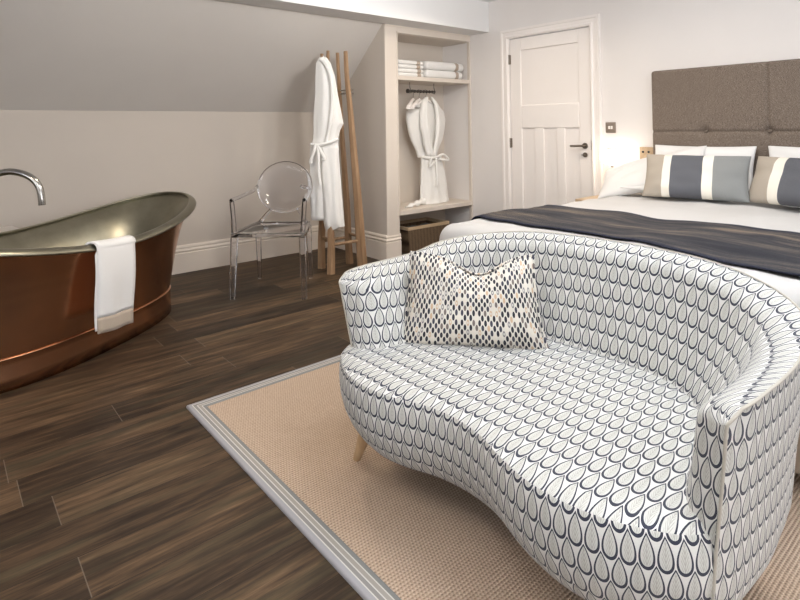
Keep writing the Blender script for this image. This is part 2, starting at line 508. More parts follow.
# sloping ceiling over the knee wall
b = MB(); kz = 1.38; sl = .917; y2 = 3.64
V = [(X0, YW + .1, kz - sl * .1), (XR + .06, YW + .1, kz - sl * .1), (XR + .06, y2, kz + sl * (YW - y2)), (X0, y2, kz + sl * (YW - y2))]
b.add(V + [(x, y, z + .1) for x, y, z in V], [(0, 1, 2, 3), (7, 6, 5, 4), (0, 4, 5, 1), (1, 5, 6, 2), (2, 6, 7, 3), (3, 7, 4, 0)])
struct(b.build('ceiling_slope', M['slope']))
b = MB(); b.box(X0, XD, 3.632, 3.888, 2.165, ZC); struct(b.build('ceiling_beam', M['white'], bevel=.002))
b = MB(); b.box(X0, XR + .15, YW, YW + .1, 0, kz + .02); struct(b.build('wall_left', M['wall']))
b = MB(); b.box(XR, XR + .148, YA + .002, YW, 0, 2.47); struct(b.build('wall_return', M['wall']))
b = MB(); b.box(XR + .148, XD, 4.292, 4.39, 0, 2.47); b.box(XR + .148, XD, YA + .02, 4.3, 2.095, 2.47); struct(b.build('wall_alcove', M['joinery']))
# wall with the door, door opening cut out
b = MB()
b.box(XD, XD + .1, 3.384, YW + .1, 0, ZC); b.box(XD, XD + .1, Y0, 2.53, 0, ZC); b.box(XD, XD + .1, 2.53, 3.384, 2.062, ZC)
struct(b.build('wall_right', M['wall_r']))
# walls behind the camera with daylight windows
def wall_x(name, x, y0, y1, holes):
    b = MB(); ys = y0
    for (a, c, z0, z1) in holes:
        b.box(x - .1, x, ys, a, 0, ZC); b.box(x - .1, x, a, c, 0, z0); b.box(x - .1, x, a, c, z1, ZC); ys = c
    b.box(x - .1, x, ys, y1, 0, ZC)
    struct(b.build(name, M['wall_r']))
wall_x('wall_back', X0, Y0 - .1, YW + .1, [(-.6, 1.9, .85, 2.15)])
b = MB(); hx = [(-1.3, 1.1, .9), (2.6, 3.5, .04)]; xs = X0
for a, c, zl in hx:
    b.box(xs, a, Y0 - .1, Y0, 0, ZC); b.box(a, c, Y0 - .1, Y0, 0, zl); b.box(a, c, Y0 - .1, Y0, 2.1, ZC); xs = c
b.box(xs, XD + .1, Y0 - .1, Y0, 0, ZC); struct(b.build('wall_near', M['wall_r']))
def wframe(name, p0, p1, axis):
    b = MB(); t = .05
    a0, z0 = p0; a1, z1 = p1
    def bx(u0, u1, w0, w1):
        if axis == 'x': b.box(X0 - .08, X0 - .03, u0, u1, w0, w1)
        else: b.box(u0, u1, Y0 - .08, Y0 - .03, w0, w1)
    bx(a0, a0 + t, z0, z1); bx(a1 - t, a1, z0, z1); bx(a0, a1, z0, z0 + t); bx(a0, a1, z1 - t, z1)
    m = (a0 + a1) / 2; bx(m - t / 2, m + t / 2, z0, z1)
    struct(b.build(name, M['doorw']))
wframe('window_1', (-.6, .85), (1.9, 2.15), 'x'); wframe('window_2', (-1.3, .9), (1.1, 2.1), 'y'); wframe('window_3', (2.6, .04), (3.5, 2.1), 'y')

# baseboards with a moulded top
def skirt(name, pts, h=.235, mat=None):
    """pts: plan polyline; the board stands on the left of its run"""
    prof = [(0, 0), (.020, 0), (.020, .165), (.014, .170), (.014, .176), (.022, .182), (.022, .190), (.014, .200), (.012, .206), (.017, .214), (.014, .226), (.006, h), (0, h)]
    P = [Vector((x, y)) for x, y in pts]; V = []; F = []
    nrm = []
    for i in range(len(P) - 1):
        d = (P[i + 1] - P[i]).normalized(); nrm.append(Vector((-d.y, d.x)))
    for i, p in enumerate(P):
        if i == 0: o = nrm[0]
        elif i == len(P) - 1: o = nrm[-1]
        else: o = (nrm[i - 1] + nrm[i]) / (1 + nrm[i - 1].dot(nrm[i]))
        for (d, z) in prof: V.append((p.x + o.x * d, p.y + o.y * d, z))
    k = len(prof)
    for i in range(len(P) - 1):
        for j in range(k - 1):
            F.append((i * k + j, (i + 1) * k + j, (i + 1) * k + j + 1, i * k + j + 1))
    F.append(tuple(range(k))); F.append(tuple(range((len(P) - 1) * k, len(P) * k)))
    b = MB().add(V, F); return struct(b.build(name, mat or M['trimw']))
skirt('baseboard_left', [(3.2, YW), (X0, YW)])
skirt('baseboard_return', [(3.352, YA), (3.20, YA), (3.20, YW - .022)][::-1] if False else [(3.36, YA), (3.2, YA), (3.2, YW - .023)][::-1][::-1])
skirt('baseboard_right', [(XD, 3.40 + .085), (XD, 3.87)])
skirt('baseboard_right', [(XD, Y0), (XD, 2.44)])

# alcove joinery (face frame and shelves are part of the fitted room)
b = MB(); b.box(3.20, 3.35, YA - .012, YA + .004, .0, 2.165); b.box(3.35, XD - .001, YA - .012, YA + .02, 2.098, 2.165)
b.box(4.34, XD - .001, YA - .012, YA + .02, .0, 2.098)
b.box(3.338, 3.35, YA - .018, YA - .010, .40, 2.11); b.box(3.338, XD - .001, YA - .018, YA - .010, 2.098, 2.110)
b.box(3.20, XD - .001, YA - .020, YA - .010, 2.150, 2.165)
struct(b.build('trim_1', M['joinery'], bevel=.0015))
b = MB(); b.box(3.349, XD - .002, YA - .004, 4.291, 1.662, 1.700)
struct(b.build('trim_2', M['joinery'], bevel=.002))
b = MB(); b.box(3.349, XD - .002, YA - .02, 4.291, .398, .440)
struct(b.build('trim_3', M['joinery'], bevel=.002))

# door
def build_door():
    b = MB(); x1 = XD + .03
    b.box(XD + .021, x1 + .01, 2.535, 3.38, .005, 2.057)        # leaf core (panel plane)
    xf = XD + .006
    def st(y0, y1, z0, z1): b.box(xf, XD + .0225, y0, y1, z0, z1)
    st(2.535, 2.650, .005, 2.057); st(3.260, 3.38, .005, 2.057)
    st(2.650, 3.260, 1.938, 2.057); st(2.650, 3.260, 1.192, 1.410); st(2.650, 3.260, .005, .22)
    st(2.797, 2.878, .22, 1.192); st(3.016, 3.114, .22, 1.192)
    d = struct(b.build('door_1', M['doorw'], bevel=.0055))
    # handle
    h = MB(); h.lathe([(.026, 0), (.026, .008), (.022, .010)], (XD - .006, 2.594, 1.035), 20, 'x')
    h.lathe([(.009, -.045), (.009, .0)], (XD - .002, 2.594, 1.035), 12, 'x')
    h.tube(smoothpath([(XD - .048, 2.588, 1.035), (XD - .052, 2.62, 1.036), (XD - .054, 2.66, 1.034), (XD - .05, 2.705, 1.033)], 5), .0095, 10)
    h.build('door_handle', M['brass'], d, True)
    h = MB(); h.lathe([(.021, 0), (.021, .008), (.017, .010)], (XD - .006, 2.594, .957), 20, 'x')
    h.lathe([(.007, -.028), (.007, 0)], (XD - .002, 2.594, .957), 10, 'x'); h.box(XD - .032, XD - .026, 2.575, 2.613, .953, .961)
    h.build('thumb_turn', M['brass'], d, True)
    for z in (1.86, 1.05, .22):
        h = MB(); h.box(XD - .004, XD + .006, 3.370, 3.398, z - .045, z + .045); h.tube([(XD - .006, 3.384, z - .047), (XD - .006, 3.384, z + .047)], .007, 8)
        h.build('hinge', M['brass'], d)
    h = MB(); h.box(XD + .002, XD + .0065, 2.530, 2.540, 1.0, 1.08); h.build('strike_plate', M['brass'], d)
    # architrave
    a = MB()
    prof = [(0, 0), (0, .018), (.012, .026), (.022, .024), (.030, .016), (.060, .016), (.068, .022), (.088, .022), (.092, 0)]  # (distance out from the opening, projection)
    path = [(3.389, 0, 1, 0), (3.389, 2.062, 1, 1), (2.525, 2.062, -1, 1), (2.525, 0, -1, 0)]
    V = []; F = []; k = len(prof)
    for (y, z, sy, sz) in path:
        for (d_, p_) in prof: V.append((XD - p_, y + sy * d_, z + sz * d_))
    for i in range(3):
        for j in range(k - 1): F.append((i * k + j, (i + 1) * k + j, (i + 1) * k + j + 1, i * k + j + 1))
    a.add(V, F); struct(a.build('trim_4', M['doorw']))
build_door()

# ------------------------------------------------------------------ sofa
def build_sofa():
    cy = 1.06; sc_ = 1.035                      # centre lines of the seat and of the shell
    root = empty('sofa', (0, 0, 0))
    tag(root, 'curved kidney-shaped loveseat in navy teardrop print fabric on the tan rug', 'sofa')
    # half plans (distance from the centre line, x) of the shell's two faces, front of the arm to the middle of the back
    OUT = [(.597, 1.165), (.600, 1.172), (.605, 1.190), (.613, 1.215), (.620, 1.27), (.626, 1.34), (.628, 1.43), (.620, 1.53), (.600, 1.64), (.505, 1.75), (.345, 1.835), (.165, 1.872), (0, 1.880)]
    INN = [(.596, 1.1655), (.575, 1.168), (.548, 1.183), (.522, 1.212), (.497, 1.262), (.478, 1.32), (.458, 1.405), (.430, 1.495), (.385, 1.585), (.315, 1.665), (.210, 1.708), (.095, 1.723), (0, 1.727)]
    ZT = [.668, .682, .693, .700, .704, .706, .709, .720, .748, .776, .795, .801, .802]
    def spl(vals):
        return [v.x for v in smoothpath([(v, 0, 0) for v in vals], 6)]
    def halfplan(h):
        sy = spl([a for a, _ in h]); sx = spl([b for _, b in h]); return list(zip(sy, sx))
    ho, hi, hz = halfplan(OUT), halfplan(INN), spl(ZT)
    outer = [(x, sc_ - a) for a, x in ho] + [(x, sc_ + a * .955) for a, x in ho[::-1][1:]]
    inner = [(x, sc_ - a) for a, x in hi] + [(x, sc_ + a * .955) for a, x in hi[::-1][1:]]
    zt = hz + hz[::-1][1:]
    n = len(outer); xf = 1.165
    nor = []
    for k in range(n):
        a = Vector(outer[max(k - 1, 0)]); c = Vector(outer[min(k + 1, n - 1)]); t = (c - a).normalized(); nor.append(Vector((t.y, -t.x, 0)))
    def lean(z, k):
        """the shell opens outward a little towards its top"""
        q = max(0, min(1, (z - .40) / .30)); return nor[k] * (.030 * q + .020 * q * max(0, 1 - abs(outer[k][0] - xf) / .6)) + Vector((-.020 * q * max(0, 1 - abs(outer[k][0] - xf) / .25), 0, 0))
    def arc(pts):
        L = [0]
        for p, q in zip(pts, pts[1:]): L.append(L[-1] + math.hypot(p[0] - q[0], p[1] - q[1]))
        m = L[len(L) // 2]; return [l - m for l in L]
    uo, ui = arc(outer), arc(inner)
    # strip A: inner face and rolled top
    V = []; UV = []; F = []
    rows = 0
    for i in range(n):
        o = Vector((*outer[i], 0)); p = Vector((*inner[i], 0)); z1 = zt[i]
        d = (o - p); w = d.length; dn = d / w if w > 1e-5 else nor[i]
        lin = max(0, w - .088) * .92; W = w - lin; r = min(.050, W * .8)
        prof = []; zb = z1 - .006 - r
        for z in (.30, .40, .43, .48, .53, .58, .62): prof.append((lin * max(0, min(1, (z - .42) / (zb - .42))) ** .9, min(z, zb)))
        for k in range(0, 11):
            a = k / 10 * PI / 2; prof.append((lin + W * (1 - math.cos(a)) ** .8, zb + r * math.sin(a)))
        rows = len(prof); L = 0; last = None
        for j, (dd, z) in enumerate(prof):
            q = p + dn * dd; q.z = z; q += lean(z, i)
            if last is not None: L += (q - last).length
            last = q.copy(); V.append(q)
            t = min(1, max(0, dd / max(w, 1e-4)))
            UV.append((ui[i] * (1 - t * .5) + uo[i] * t * .5, .30 + L))
    for i in range(n - 1):
        for j in range(rows - 1): F.append((i * rows + j, (i + 1) * rows + j, (i + 1) * rows + j + 1, i * rows + j + 1))
    me = mesh('backrest', V, F, M['drops'], root, True, UV); me['label'] = 'curved back and arms in teardrop fabric'
    # strip B: outer panel
    V = []; UV = []; F = []
    for i in range(n):
        o = Vector((*outer[i], 0)); z1 = zt[i] - .006
        zs = [z1, z1 - .05, .56, .50, .43, .36, .30, .245, .208, .180, .162, .158]
        off = [0, .001, .003, .004, .003, .000, -.006, -.020, -.038, -.062, -.095, -.15]
        rowsB = len(zs)
        for z, f in zip(zs, off):
            q = o + nor[i] * f; q.z = z; q += lean(z, i); V.append(q); UV.append((uo[i] + .011, z + .013))
    for i in range(n - 1):
        for j in range(rowsB - 1): F.append((i * rowsB + j, (i + 1) * rowsB + j, (i + 1) * rowsB + j + 1, i * rowsB + j + 1))
    mesh('outer_panel', V, F, M['drops'], root, True, UV)
    # piping: front edge of both arms and along the outer top edge
    pts = []
    zl = [(.178, -.06), (.208, -.038), (.245, -.020), (.30, -.006), (.38, .002), (.46, .004), (.54, .003), (.60, .002), (.64, .0)]
    for z, f in zl:
        q = Vector((*outer[0], z)) + nor[0] * f + lean(z, 0); pts.append(q)
    for i in range(n): pts.append(Vector((*outer[i], zt[i] - .006)) + lean(zt[i], i))
    for z, f in zl[::-1]:
        q = Vector((*outer[-1], z)) + nor[-1] * f + lean(z, n - 1); pts.append(q)
    mesh('piping', *tube_geo(pts, .0032, 8), M['piping'], root, True)
    # seat plan
    half = [(-.0, 1.103), (.10, 1.090), (.20, 1.052), (.29, 1.030), (.38, 1.030), (.46, 1.050), (.53, 1.085), (.585, 1.125), (.615, 1.175), (.622, 1.23), (.59, 1.34)]
    pos = [(x, cy + s * .97) for s, x in half]; neg = [(x, cy - s) for s, x in half]
    raw = neg[::-1] + pos[1:]
    sm = smoothpath([(x, y, 0) for x, y in raw], 8)
    front = [(p.x, p.y) for p in sm]
    bx = []
    m = len(front)
    # back edge under the shell, same number of points
    for i, (x, y) in enumerate(front):
        s = (y - cy)
        bb = 1.27 + .50 * math.sqrt(max(0, 1 - min(1, abs((y - sc_) / .62)) ** 2.2))
        bx.append((max(x + .02, bb), cy + max(-.56, min(.54, s))))
    V = []; UV = []; F = []; K = 16
    ph = math.radians(2)
    for i in range(m):
        fx, fy = front[i]; gx, gy = bx[i]
        for k in range(K + 1):
            t = k / K
            x = fx + (gx - fx) * t; y = fy + (gy - fy) * t
            e = 1 - max(0, 1 - t * K / 2.2)
            e2 = 1 - (1 - min(1, math.hypot(x - fx, y - fy) / .030)) ** 2
            z = .424 + .013 * e2 + .010 * math.sin(min(1, t * 1.3) * PI * .5)
            V.append((x, y, z))
            UV.append((-(y * math.cos(ph) - x * math.sin(ph)) , (x * math.cos(ph) + y * math.sin(ph)) * .88))
    for i in range(m - 1):
        for k in range(K): F.append((i * (K + 1) + k, i * (K + 1) + k + 1, (i + 1) * (K + 1) + k + 1, (i + 1) * (K + 1) + k))
    mesh('seat', V, F, M['drops'], root, True, UV)
    # front border below the seat
    fu = arc(front); V = []; UV = []; F = []
    zs = [.424, .418, .40, .365, .325, .285, .245, .21, .184, .166, .158]
    of = [0, .004, .007, .009, .006, -.004, -.022, -.046, -.070, -.105, -.16]
    for i in range(m):
        a = front[max(i - 1, 0)]; c = front[min(i + 1, m - 1)]
        t = Vector((c[0] - a[0], c[1] - a[1], 0)).normalized(); nn = Vector((-t.y, t.x, 0))
        if nn.x > 0 and abs(nn.x) > abs(nn.y): nn = -nn
        if abs(nn.y) >= abs(nn.x) and nn.y * (front[i][1] - cy) < 0: nn = -nn
        for z, f in zip(zs, of):
            q = Vector((*front[i], z)) + nn * f; V.append(q); UV.append((fu[i] + .006, z - .008))
    R = len(zs)
    for i in range(m - 1):
        for j in range(R - 1): F.append((i * R + j, (i + 1) * R + j, (i + 1) * R + j + 1, i * R + j + 1))
    mesh('seat_border', V, F, M['drops'], root, True, UV)
    # dark underside
    b = MB(); base = [(x + .13, cy + (y - cy) * .88) for x, y in front]
    back = [(1.27 + (x - 1.27) * .80, sc_ + (y - sc_) * .80) for x, y in outer if x > 1.35]
    ring = base + back[::-1]
    b.add([(x, y, .159) for x, y in ring], [tuple(range(len(ring)))]); b.build('underside', M['black'], root)
    for (tx, ty, fx, fy) in [(1.205, 1.575, 1.198, 1.650), (1.205, .545, 1.198, .470), (1.66, 1.45, 1.69, 1.52), (1.66, .67, 1.69, .60)]:
        b = MB(); b.tube([(tx, ty, .185), (tx + (fx - tx) * .5, ty + (fy - ty) * .5, .098), (fx, fy, .0115)], [.027, .022, .014], 16)
        b.build('leg', M['leg'], root, True)
build_sofa()

# ------------------------------------------------------------------ soft rectangular cushions
def cushion_geo(w, h, t, nu=36, nv=26, corner=.10, dent=0.0, seed=0, wr=.004, side=.06, taper=0):
    """pillow in local x (width), y (height), z (thickness); returns V, F, UV(0..1, 0..1)"""
    V = []; F = []; UV = []
    for sgn in (1, -1):
        for j in range(nv + 1):
            for i in range(nu + 1):
                u = -1 + 2 * i / nu; v = -1 + 2 * j / nv
                pu = 1 - side * (1 - v * v) * (abs(u) ** 3); pv = 1 - side * 1.2 * (1 - u * u) * (abs(v) ** 3)
                x = u * w / 2 * pu * (1 - taper * v); y = v * h / 2 * pv
                if dent: y -= dent * math.exp(-((u - .12) / .42) ** 2) * max(0, (v + .2) / 1.2) ** 1.5
                f = max(0, (1 - abs(u) ** 2.6)) ** .52 * max(0, (1 - abs(v) ** 2.6)) ** .52
                z = sgn * t / 2 * f
                nz = noise.noise(Vector((u * 2.3 + seed, v * 2.3, seed + sgn)))
                z += wr * nz * (1 if f > 0 else 0) * 3 * f ** .5
                if dent: z -= sgn * .018 * math.exp(-((u - .12) / .35) ** 2) * max(0, v)
                V.append((x, y, z)); UV.append((i / nu, j / nv))
    n = (nu + 1) * (nv + 1)
    for s in (0, 1):
        for j in range(nv):
            for i in range(nu):
                a = s * n + j * (nu + 1) + i
                q = (a, a + 1, a + nu + 2, a + nu + 1)
                F.append(q if s == 0 else q[::-1])
    return V, F, UV, nu, nv

def cushion(name, mat, origin, xdir, ydir, w, h, t, parent=None, uvm=False, **k):
    V, F, UV, nu, nv = cushion_geo(w, h, t, **k)
    if uvm: UV = [(a * w, c * h) for a, c in UV]
    o = mesh(name, V, F, mat, parent, True, UV)
    bm = bmesh.new(); bm.from_mesh(o.data); bmesh.ops.remove_doubles(bm, verts=bm.verts, dist=1e-5)
    bmesh.ops.recalc_face_normals(bm, faces=bm.faces); bm.to_mesh(o.data); bm.free()
    x = Vector(xdir).normalized(); y = Vector(ydir); y = (y - x * y.dot(x)).normalized(); z = x.cross(y)
    mt = Matrix((x, y, z)).transposed().to_4x4(); mt.translation = Vector(origin); o.matrix_world = mt
    m = o.modifiers.new('s', 'SUBSURF'); m.levels = 1; m.render_levels = 1
    return o, mt

def edge_piping(name, mat, w, h, r, parent, side=.06, dent=0, taper=0):
    pts = []
    N = 24
    def P(u, v):
        pu = 1 - side * (1 - v * v) * (abs(u) ** 3); pv = 1 - side * 1.2 * (1 - u * u) * (abs(v) ** 3)
        x = u * w / 2 * pu * (1 - taper * v); y = v * h / 2 * pv
        if dent: y -= dent * math.exp(-((u - .12) / .42) ** 2) * max(0, (v + .2) / 1.2) ** 1.5
        return (x, y, 0)
    for i in range(N): pts.append(P(-1 + 2 * i / N, -1))
    for i in range(N): pts.append(P(1, -1 + 2 * i / N))
    for i in range(N): pts.append(P(1 - 2 * i / N, 1))
    for i in range(N): pts.append(P(-1, 1 - 2 * i / N))
    V, F = tube_geo(pts, r, 6, closed=True)
    return mesh(name, V, F, mat, parent, True, [(p[0] + w / 2, p[1] + h / 2) for p in V])

o, mt = cushion('cushion', M['ovals'], (1.508, 1.360, .586), (.65, -.76, 0.0), (.30, .01, .95), .49, .335, .13, uvm=True, dent=.06, seed=3, side=.07, taper=.09)
tag(o, 'small rectangular cushion printed with black and tan ovals, leaning in the sofa', 'cushion')
edge_piping('piping', M['ovals'], .49, .335, .006, o, side=.07, dent=.06, taper=.09)

# ------------------------------------------------------------------ rug
def build_rug():
    x0, x1, y0, y1, bw, h = .862, 2.75, -.55, 2.453, .068, .011
    r = MB(); r.box(x0 + bw, x1 - bw, y0 + bw, y1 - bw, 0.0005, h - .001)
    rug = r.build('rug', M['rug']); tag(rug, 'tan woven rug with a grey striped border under the sofa', 'rug')
    P = [(x0, y0), (x1, y0), (x1, y1), (x0, y1)]; Q = [(x0 + bw, y0 + bw), (x1 - bw, y0 + bw), (x1 - bw, y1 - bw), (x0 + bw, y1 - bw)]
    b = MB()
    for i in range(4):
        j = (i + 1) % 4; a, c = P[i], P[j]; qa, qc = Q[i], Q[j]
        V = []; UV = []
        for t, z in [(0, .0005), (0, .007), (.035, .011), (.10, .0125), (.93, .0125), (1.0, .0095)]:
            for (p, q) in ((a, qa), (c, qc)):
                V.append((p[0] + (q[0] - p[0]) * t, p[1] + (q[1] - p[1]) * t, z)); UV.append((p[0] + p[1], max(t, .001)))
        F = [(2 * k, 2 * k + 1, 2 * k + 3, 2 * k + 2) for k in range(5)]
        b.add(V, F, UV)
    o = b.build('border', M['border'], rug, True, uv=True); o['label'] = 'grey border tape with pale stripes'
build_rug()

# ------------------------------------------------------------------ bed
def build_bed():
    root = empty('bed', (3.2, 1.22, 0)); off = Vector((3.2, 1.22, 0))
    tag(root, 'large double bed with a tweedy brown buttoned headboard against the wall', 'bed')
    def L(o): o.location = -off; return o
    b = MB(); b.rbox(2.17, 4.27, .47, 2.0, .07, .36, .02, (4, 4, 2)); L(b.build('bed_base', M['valance'], root, True))
    b = MB(); b.rbox(2.17, 4.27, .46, 2.0, .36, .62, .05, (4, 4, 2)); L(b.build('mattress', M['linen'], root, True))
    for x in (2.22, 4.15):
        for y in (.53, 1.93):
            b = MB(); b.lathe([(.03, .013 if x < 2.75 else 0), (.03, .075)], (x, y, 0), 14); L(b.build('leg', M['black'], root, True))
    hb = [(y, 1.157) for y in (1.61, 1.22, .83)]
    def disp(v):
        if v.x < 4.30:
            d = 0
            for (by, bz) in hb:
                rr = math.hypot(v.y - by, v.z - bz); d += .028 * math.exp(-(rr / .030) ** 2) + .010 * math.exp(-(rr / .09) ** 2)
            d += .011 * math.exp(-((v.z - 1.157) / .010) ** 2)
            d += .012 * math.exp(-((v.y - 1.22) / .010) ** 2)
            v.x += min(d, .042)
        return v
    b = MB(); b.rbox(4.272, 4.355, .465, 1.982, .02, 1.622, .022, (2, 190, 190), 3, disp)
    h = L(b.build('headboard', M['headboard'], root, True)); h['label'] = 'brown tweed upholstered headboard with buttons'
    for (by, bz) in hb:
        b = MB(); b.lathe([(.001, -.006), (.008, -.004), (.012, .0), (.012, .006)], (4.308, by, bz), 16, 'x'); b.build('button', M['headboard'], h, True)
build_bed()

DX0, DX1, DY0, DY1, DZ = 2.055, 4.16, .34, 2.115, .705
def duvet_disp(v):
    top = max(0, min(1, (v.z - .5) / .2))
    n1 = noise.noise(Vector((v.x * 2.1, v.y * 3.2, v.z * 2)))
    n2 = noise.noise(Vector((v.x * 5.5 + 7, v.y * 5, v.z * 6)))
    n3 = noise.noise(Vector((v.x * 13, v.y * 6 + 3, v.z * 9)))
    v.z += (n1 * .016 + n2 * .008 + n3 * .004) * top
    v.z -= .05 * max(0, (v.x - 3.5) / .66) ** 1.2 * top * 0
    side = 1 - top
    v.y += side * .018 * math.sin(v.x * 15 + n1 * 4) * (1 if v.y > 1.2 else -1) * .6
    v.x += side * .012 * math.sin(v.y * 13) * (-1 if v.x < 3 else 0)
    return v
b = MB(); b.rbox(DX0, DX1, DY0, DY1, .33, DZ, .085, (56, 50, 6), 5, duvet_disp)
# keep only the upper shell: the duvet is open underneath
o = b.build('duvet', M['linen'], None, True)
bm = bmesh.new(); bm.from_mesh(o.data)
bmesh.ops.delete(bm, geom=[f for f in bm.faces if f.calc_center_median().z < .345 or (f.calc_center_median().x > DX1 - .04 and f.normal.x > .6)], context='FACES')
bm.to_mesh(o.data); bm.free()
tag(o, 'plain white duvet spread over the double bed', 'duvet')

def build_runner():
    x0, x1, g = 2.345, 2.985, .012
    V = []; UV = []; F = []
    r = .085
    path = []
    yA, yB = DY1 + g, DY0 - g
    for z in (.30, .36, .42, .50, .56, DZ - r): path.append((yA, z))
    for k in range(1, 8):
        a = k / 7 * PI / 2; path.append((yA - (r + g) + (r + g) * math.cos(a), DZ - r + (r + g) * math.sin(a)))
    N = 60
    for k in range(1, N): path.append((yA - (r + g) + (yB - yA + 2 * (r + g)) * k / N, DZ + g))
    for k in range(0, 8):
        a = k / 7 * PI / 2; path.append((yB + (r + g) - (r + g) * math.sin(a), DZ - r + (r + g) * math.cos(a)))
    for z in (.56, .50, .42, .36, .30): path.append((yB, z))
    NX = 34
    for (y, z) in path:
        for i in range(NX + 1):
            xs_ = x0 - .19 * max(0, min(1, (1.25 - y) / .8)) ** 1.3
            x = xs_ + (x1 - xs_) * i / NX
            p = Vector((x, y, z)); 
            if z > .5:
                q = duvet_disp(Vector((x, y, min(z, DZ)))); dz = q.z - min(z, DZ)
                p.z += dz
            fold = .006 * math.sin((x * 1.0 + .07 * math.sin(y * 3.1)) * 40) * (.5 + .5 * math.sin(y * 2.2 + 1))
            p.z += fold + .004
            p.x += .012 * math.sin(y * 2.3 + 1)
            V.append(p); UV.append((i / NX, y))
    for j in range(len(path) - 1):
        for i in range(NX): F.append((j * (NX + 1) + i, j * (NX + 1) + i + 1, (j + 1) * (NX + 1) + i + 1, (j + 1) * (NX + 1) + i))
    o = mesh('bed_runner', V, F, M['runner'], None, True, UV)
    m = o.modifiers.new('t', 'SOLIDIFY'); m.thickness = .006; m.offset = 1
    tag(o, 'dark navy and brown woven throw laid across the foot of the bed', 'bed runner')
build_runner()

# white pillows
def pillow(origin, xd, yd, label, seed, w=.72, h=.46, t=.17):
    o, mt = cushion('pillow', M['pillowcase'], origin, xd, yd, w, h, t, seed=seed, wr=.006, side=.05)
    tag(o, label, 'pillow', 'white bed pillows'); return o
pillow((4.015, 1.66, .772), (.02, -1, 0), (1, 0, .05), 'white pillow lying flat on the duvet on the lamp side, lowest of its stack', 1, .74, .36, .12)
pillow((4.175, 1.60, .885), (0, -1, .0), (.22, 0, .95), 'white pillow standing against the headboard, behind the fully visible striped cushion', 5, .68, .37, .13)
pillow((4.01, 1.875, .862), (.12, -1, .30), (.66, 0.1, .42), 'white pillow with one corner drooping over the bed side beneath the globe lamp', 7, .76, .38, .14)
pillow((3.99, .78, .772), (0, -1, 0), (1, 0, .05), 'white pillow lying flat on the duvet on the side far from the lamp', 9, .70, .36, .12)
pillow((4.165, .84, .885), (0, -1, 0), (.22, 0, .95), 'white pillow against the headboard, behind the striped cushion cut by the right edge', 12, .74, .38, .13)
# striped cushions
o, mt = cushion('striped_cushion', M['stripe_a'], (3.80, 1.495, .872), (.20, -1, 0), (.42, 0.08, .86), .62, .315, .13, seed=21, side=.045)
tag(o, 'taupe, charcoal and grey striped oblong cushion nearest the lamp', 'cushion', 'striped bed cushions')
o, mt = cushion('striped_cushion', M['stripe_b'], (3.825, .915, .872), (-.28, -1, 0), (.42, -.1, .86), .62, .315, .13, seed=31, side=.045)
tag(o, 'taupe and charcoal striped oblong cushion cut off by the right edge of the photo', 'cushion', 'striped bed cushions')

# ------------------------------------------------------------------ bedside: table, lamp, switch, socket board
root = empty('bedside_table', (4.14, 2.30, 0)); tag(root, 'small pale wooden bedside table beside the bed, under the globe lamp', 'bedside table')
b = MB(); b.rbox(-.19, .19, -.15, .15, .60, .63, .006, (2, 2, 1)); b.build('table_top', M['palewood'], root, True)
b = MB(); b.box(-.17, .17, -.13, .13, .48, .60); b.build('drawer', M['palewood'], root, bevel=.003)
for sx in (-1, 1):
    for sy in (-1, 1):
        b = MB(); b.tube([(sx * .16, sy * .12, 0), (sx * .155, sy * .115, .485)], .015, 10); b.build('leg', M['palewood'], root, True)
root = empty('bedside_lamp', (4.24, 2.29, .63)); tag(root, 'glowing white globe lamp between the door and the headboard', 'lamp')
b = MB(); b.lathe([(.055, 0), (.055, .012), (.02, .02), (.010, .03), (.010, .25), (.03, .258), (.035, .262)], (0, 0, 0), 24); b.build('base', M['doorw'], root, True)
b = MB()
pr_ = []
for k in range(0, 17):
    a = -PI / 2 + PI * k / 16; pr_.append((max(.002, .092 * math.cos(a)), .325 + .066 * math.sin(a)))
b.lathe(pr_, (0, 0, 0), 28); b.build('lamp_shade', M['glow'], root, True)
b = MB(); b.lathe([(.05, .384), (.05, .392), (.035, .400), (.002, .402)], (0, 0, 0), 24); b.build('cap', M['white'], root, True)

root = empty('light_switch', (XD, 2.356, 1.191)); tag(root, 'square brushed metal double switch on the wall right of the door', 'switch')
b = MB(); b.rbox(-.008, 0, -.044, .044, -.044, .044, .003, (1, 2, 2)); b.build('plate', M['bronze'], root, True)
for s in (-1, 1):
    b = MB(); b.rbox(-.014, -.007, s * .011 - .008, s * .011 + .008, -.013, .013, .003, (1, 1, 1)); b.build('rocker', M['doorw'], root, True)
root = empty('socket_board', (XD, 2.055, .985)); tag(root, 'small pale wooden board on the wall at the left edge of the headboard', 'socket board')
b = MB(); b.rbox(-.022, 0, -.065, .055, -.06, .05, .003, (1, 2, 2)); b.build('board', M['palewood'], root, True)
for s in (-1, 1):
    b = MB(); b.lathe([(.009, -.003), (.009, .0)], (-.0215, s * .022 + .005, .012), 12, 'x'); b.build('knob', M['black'], root, True)

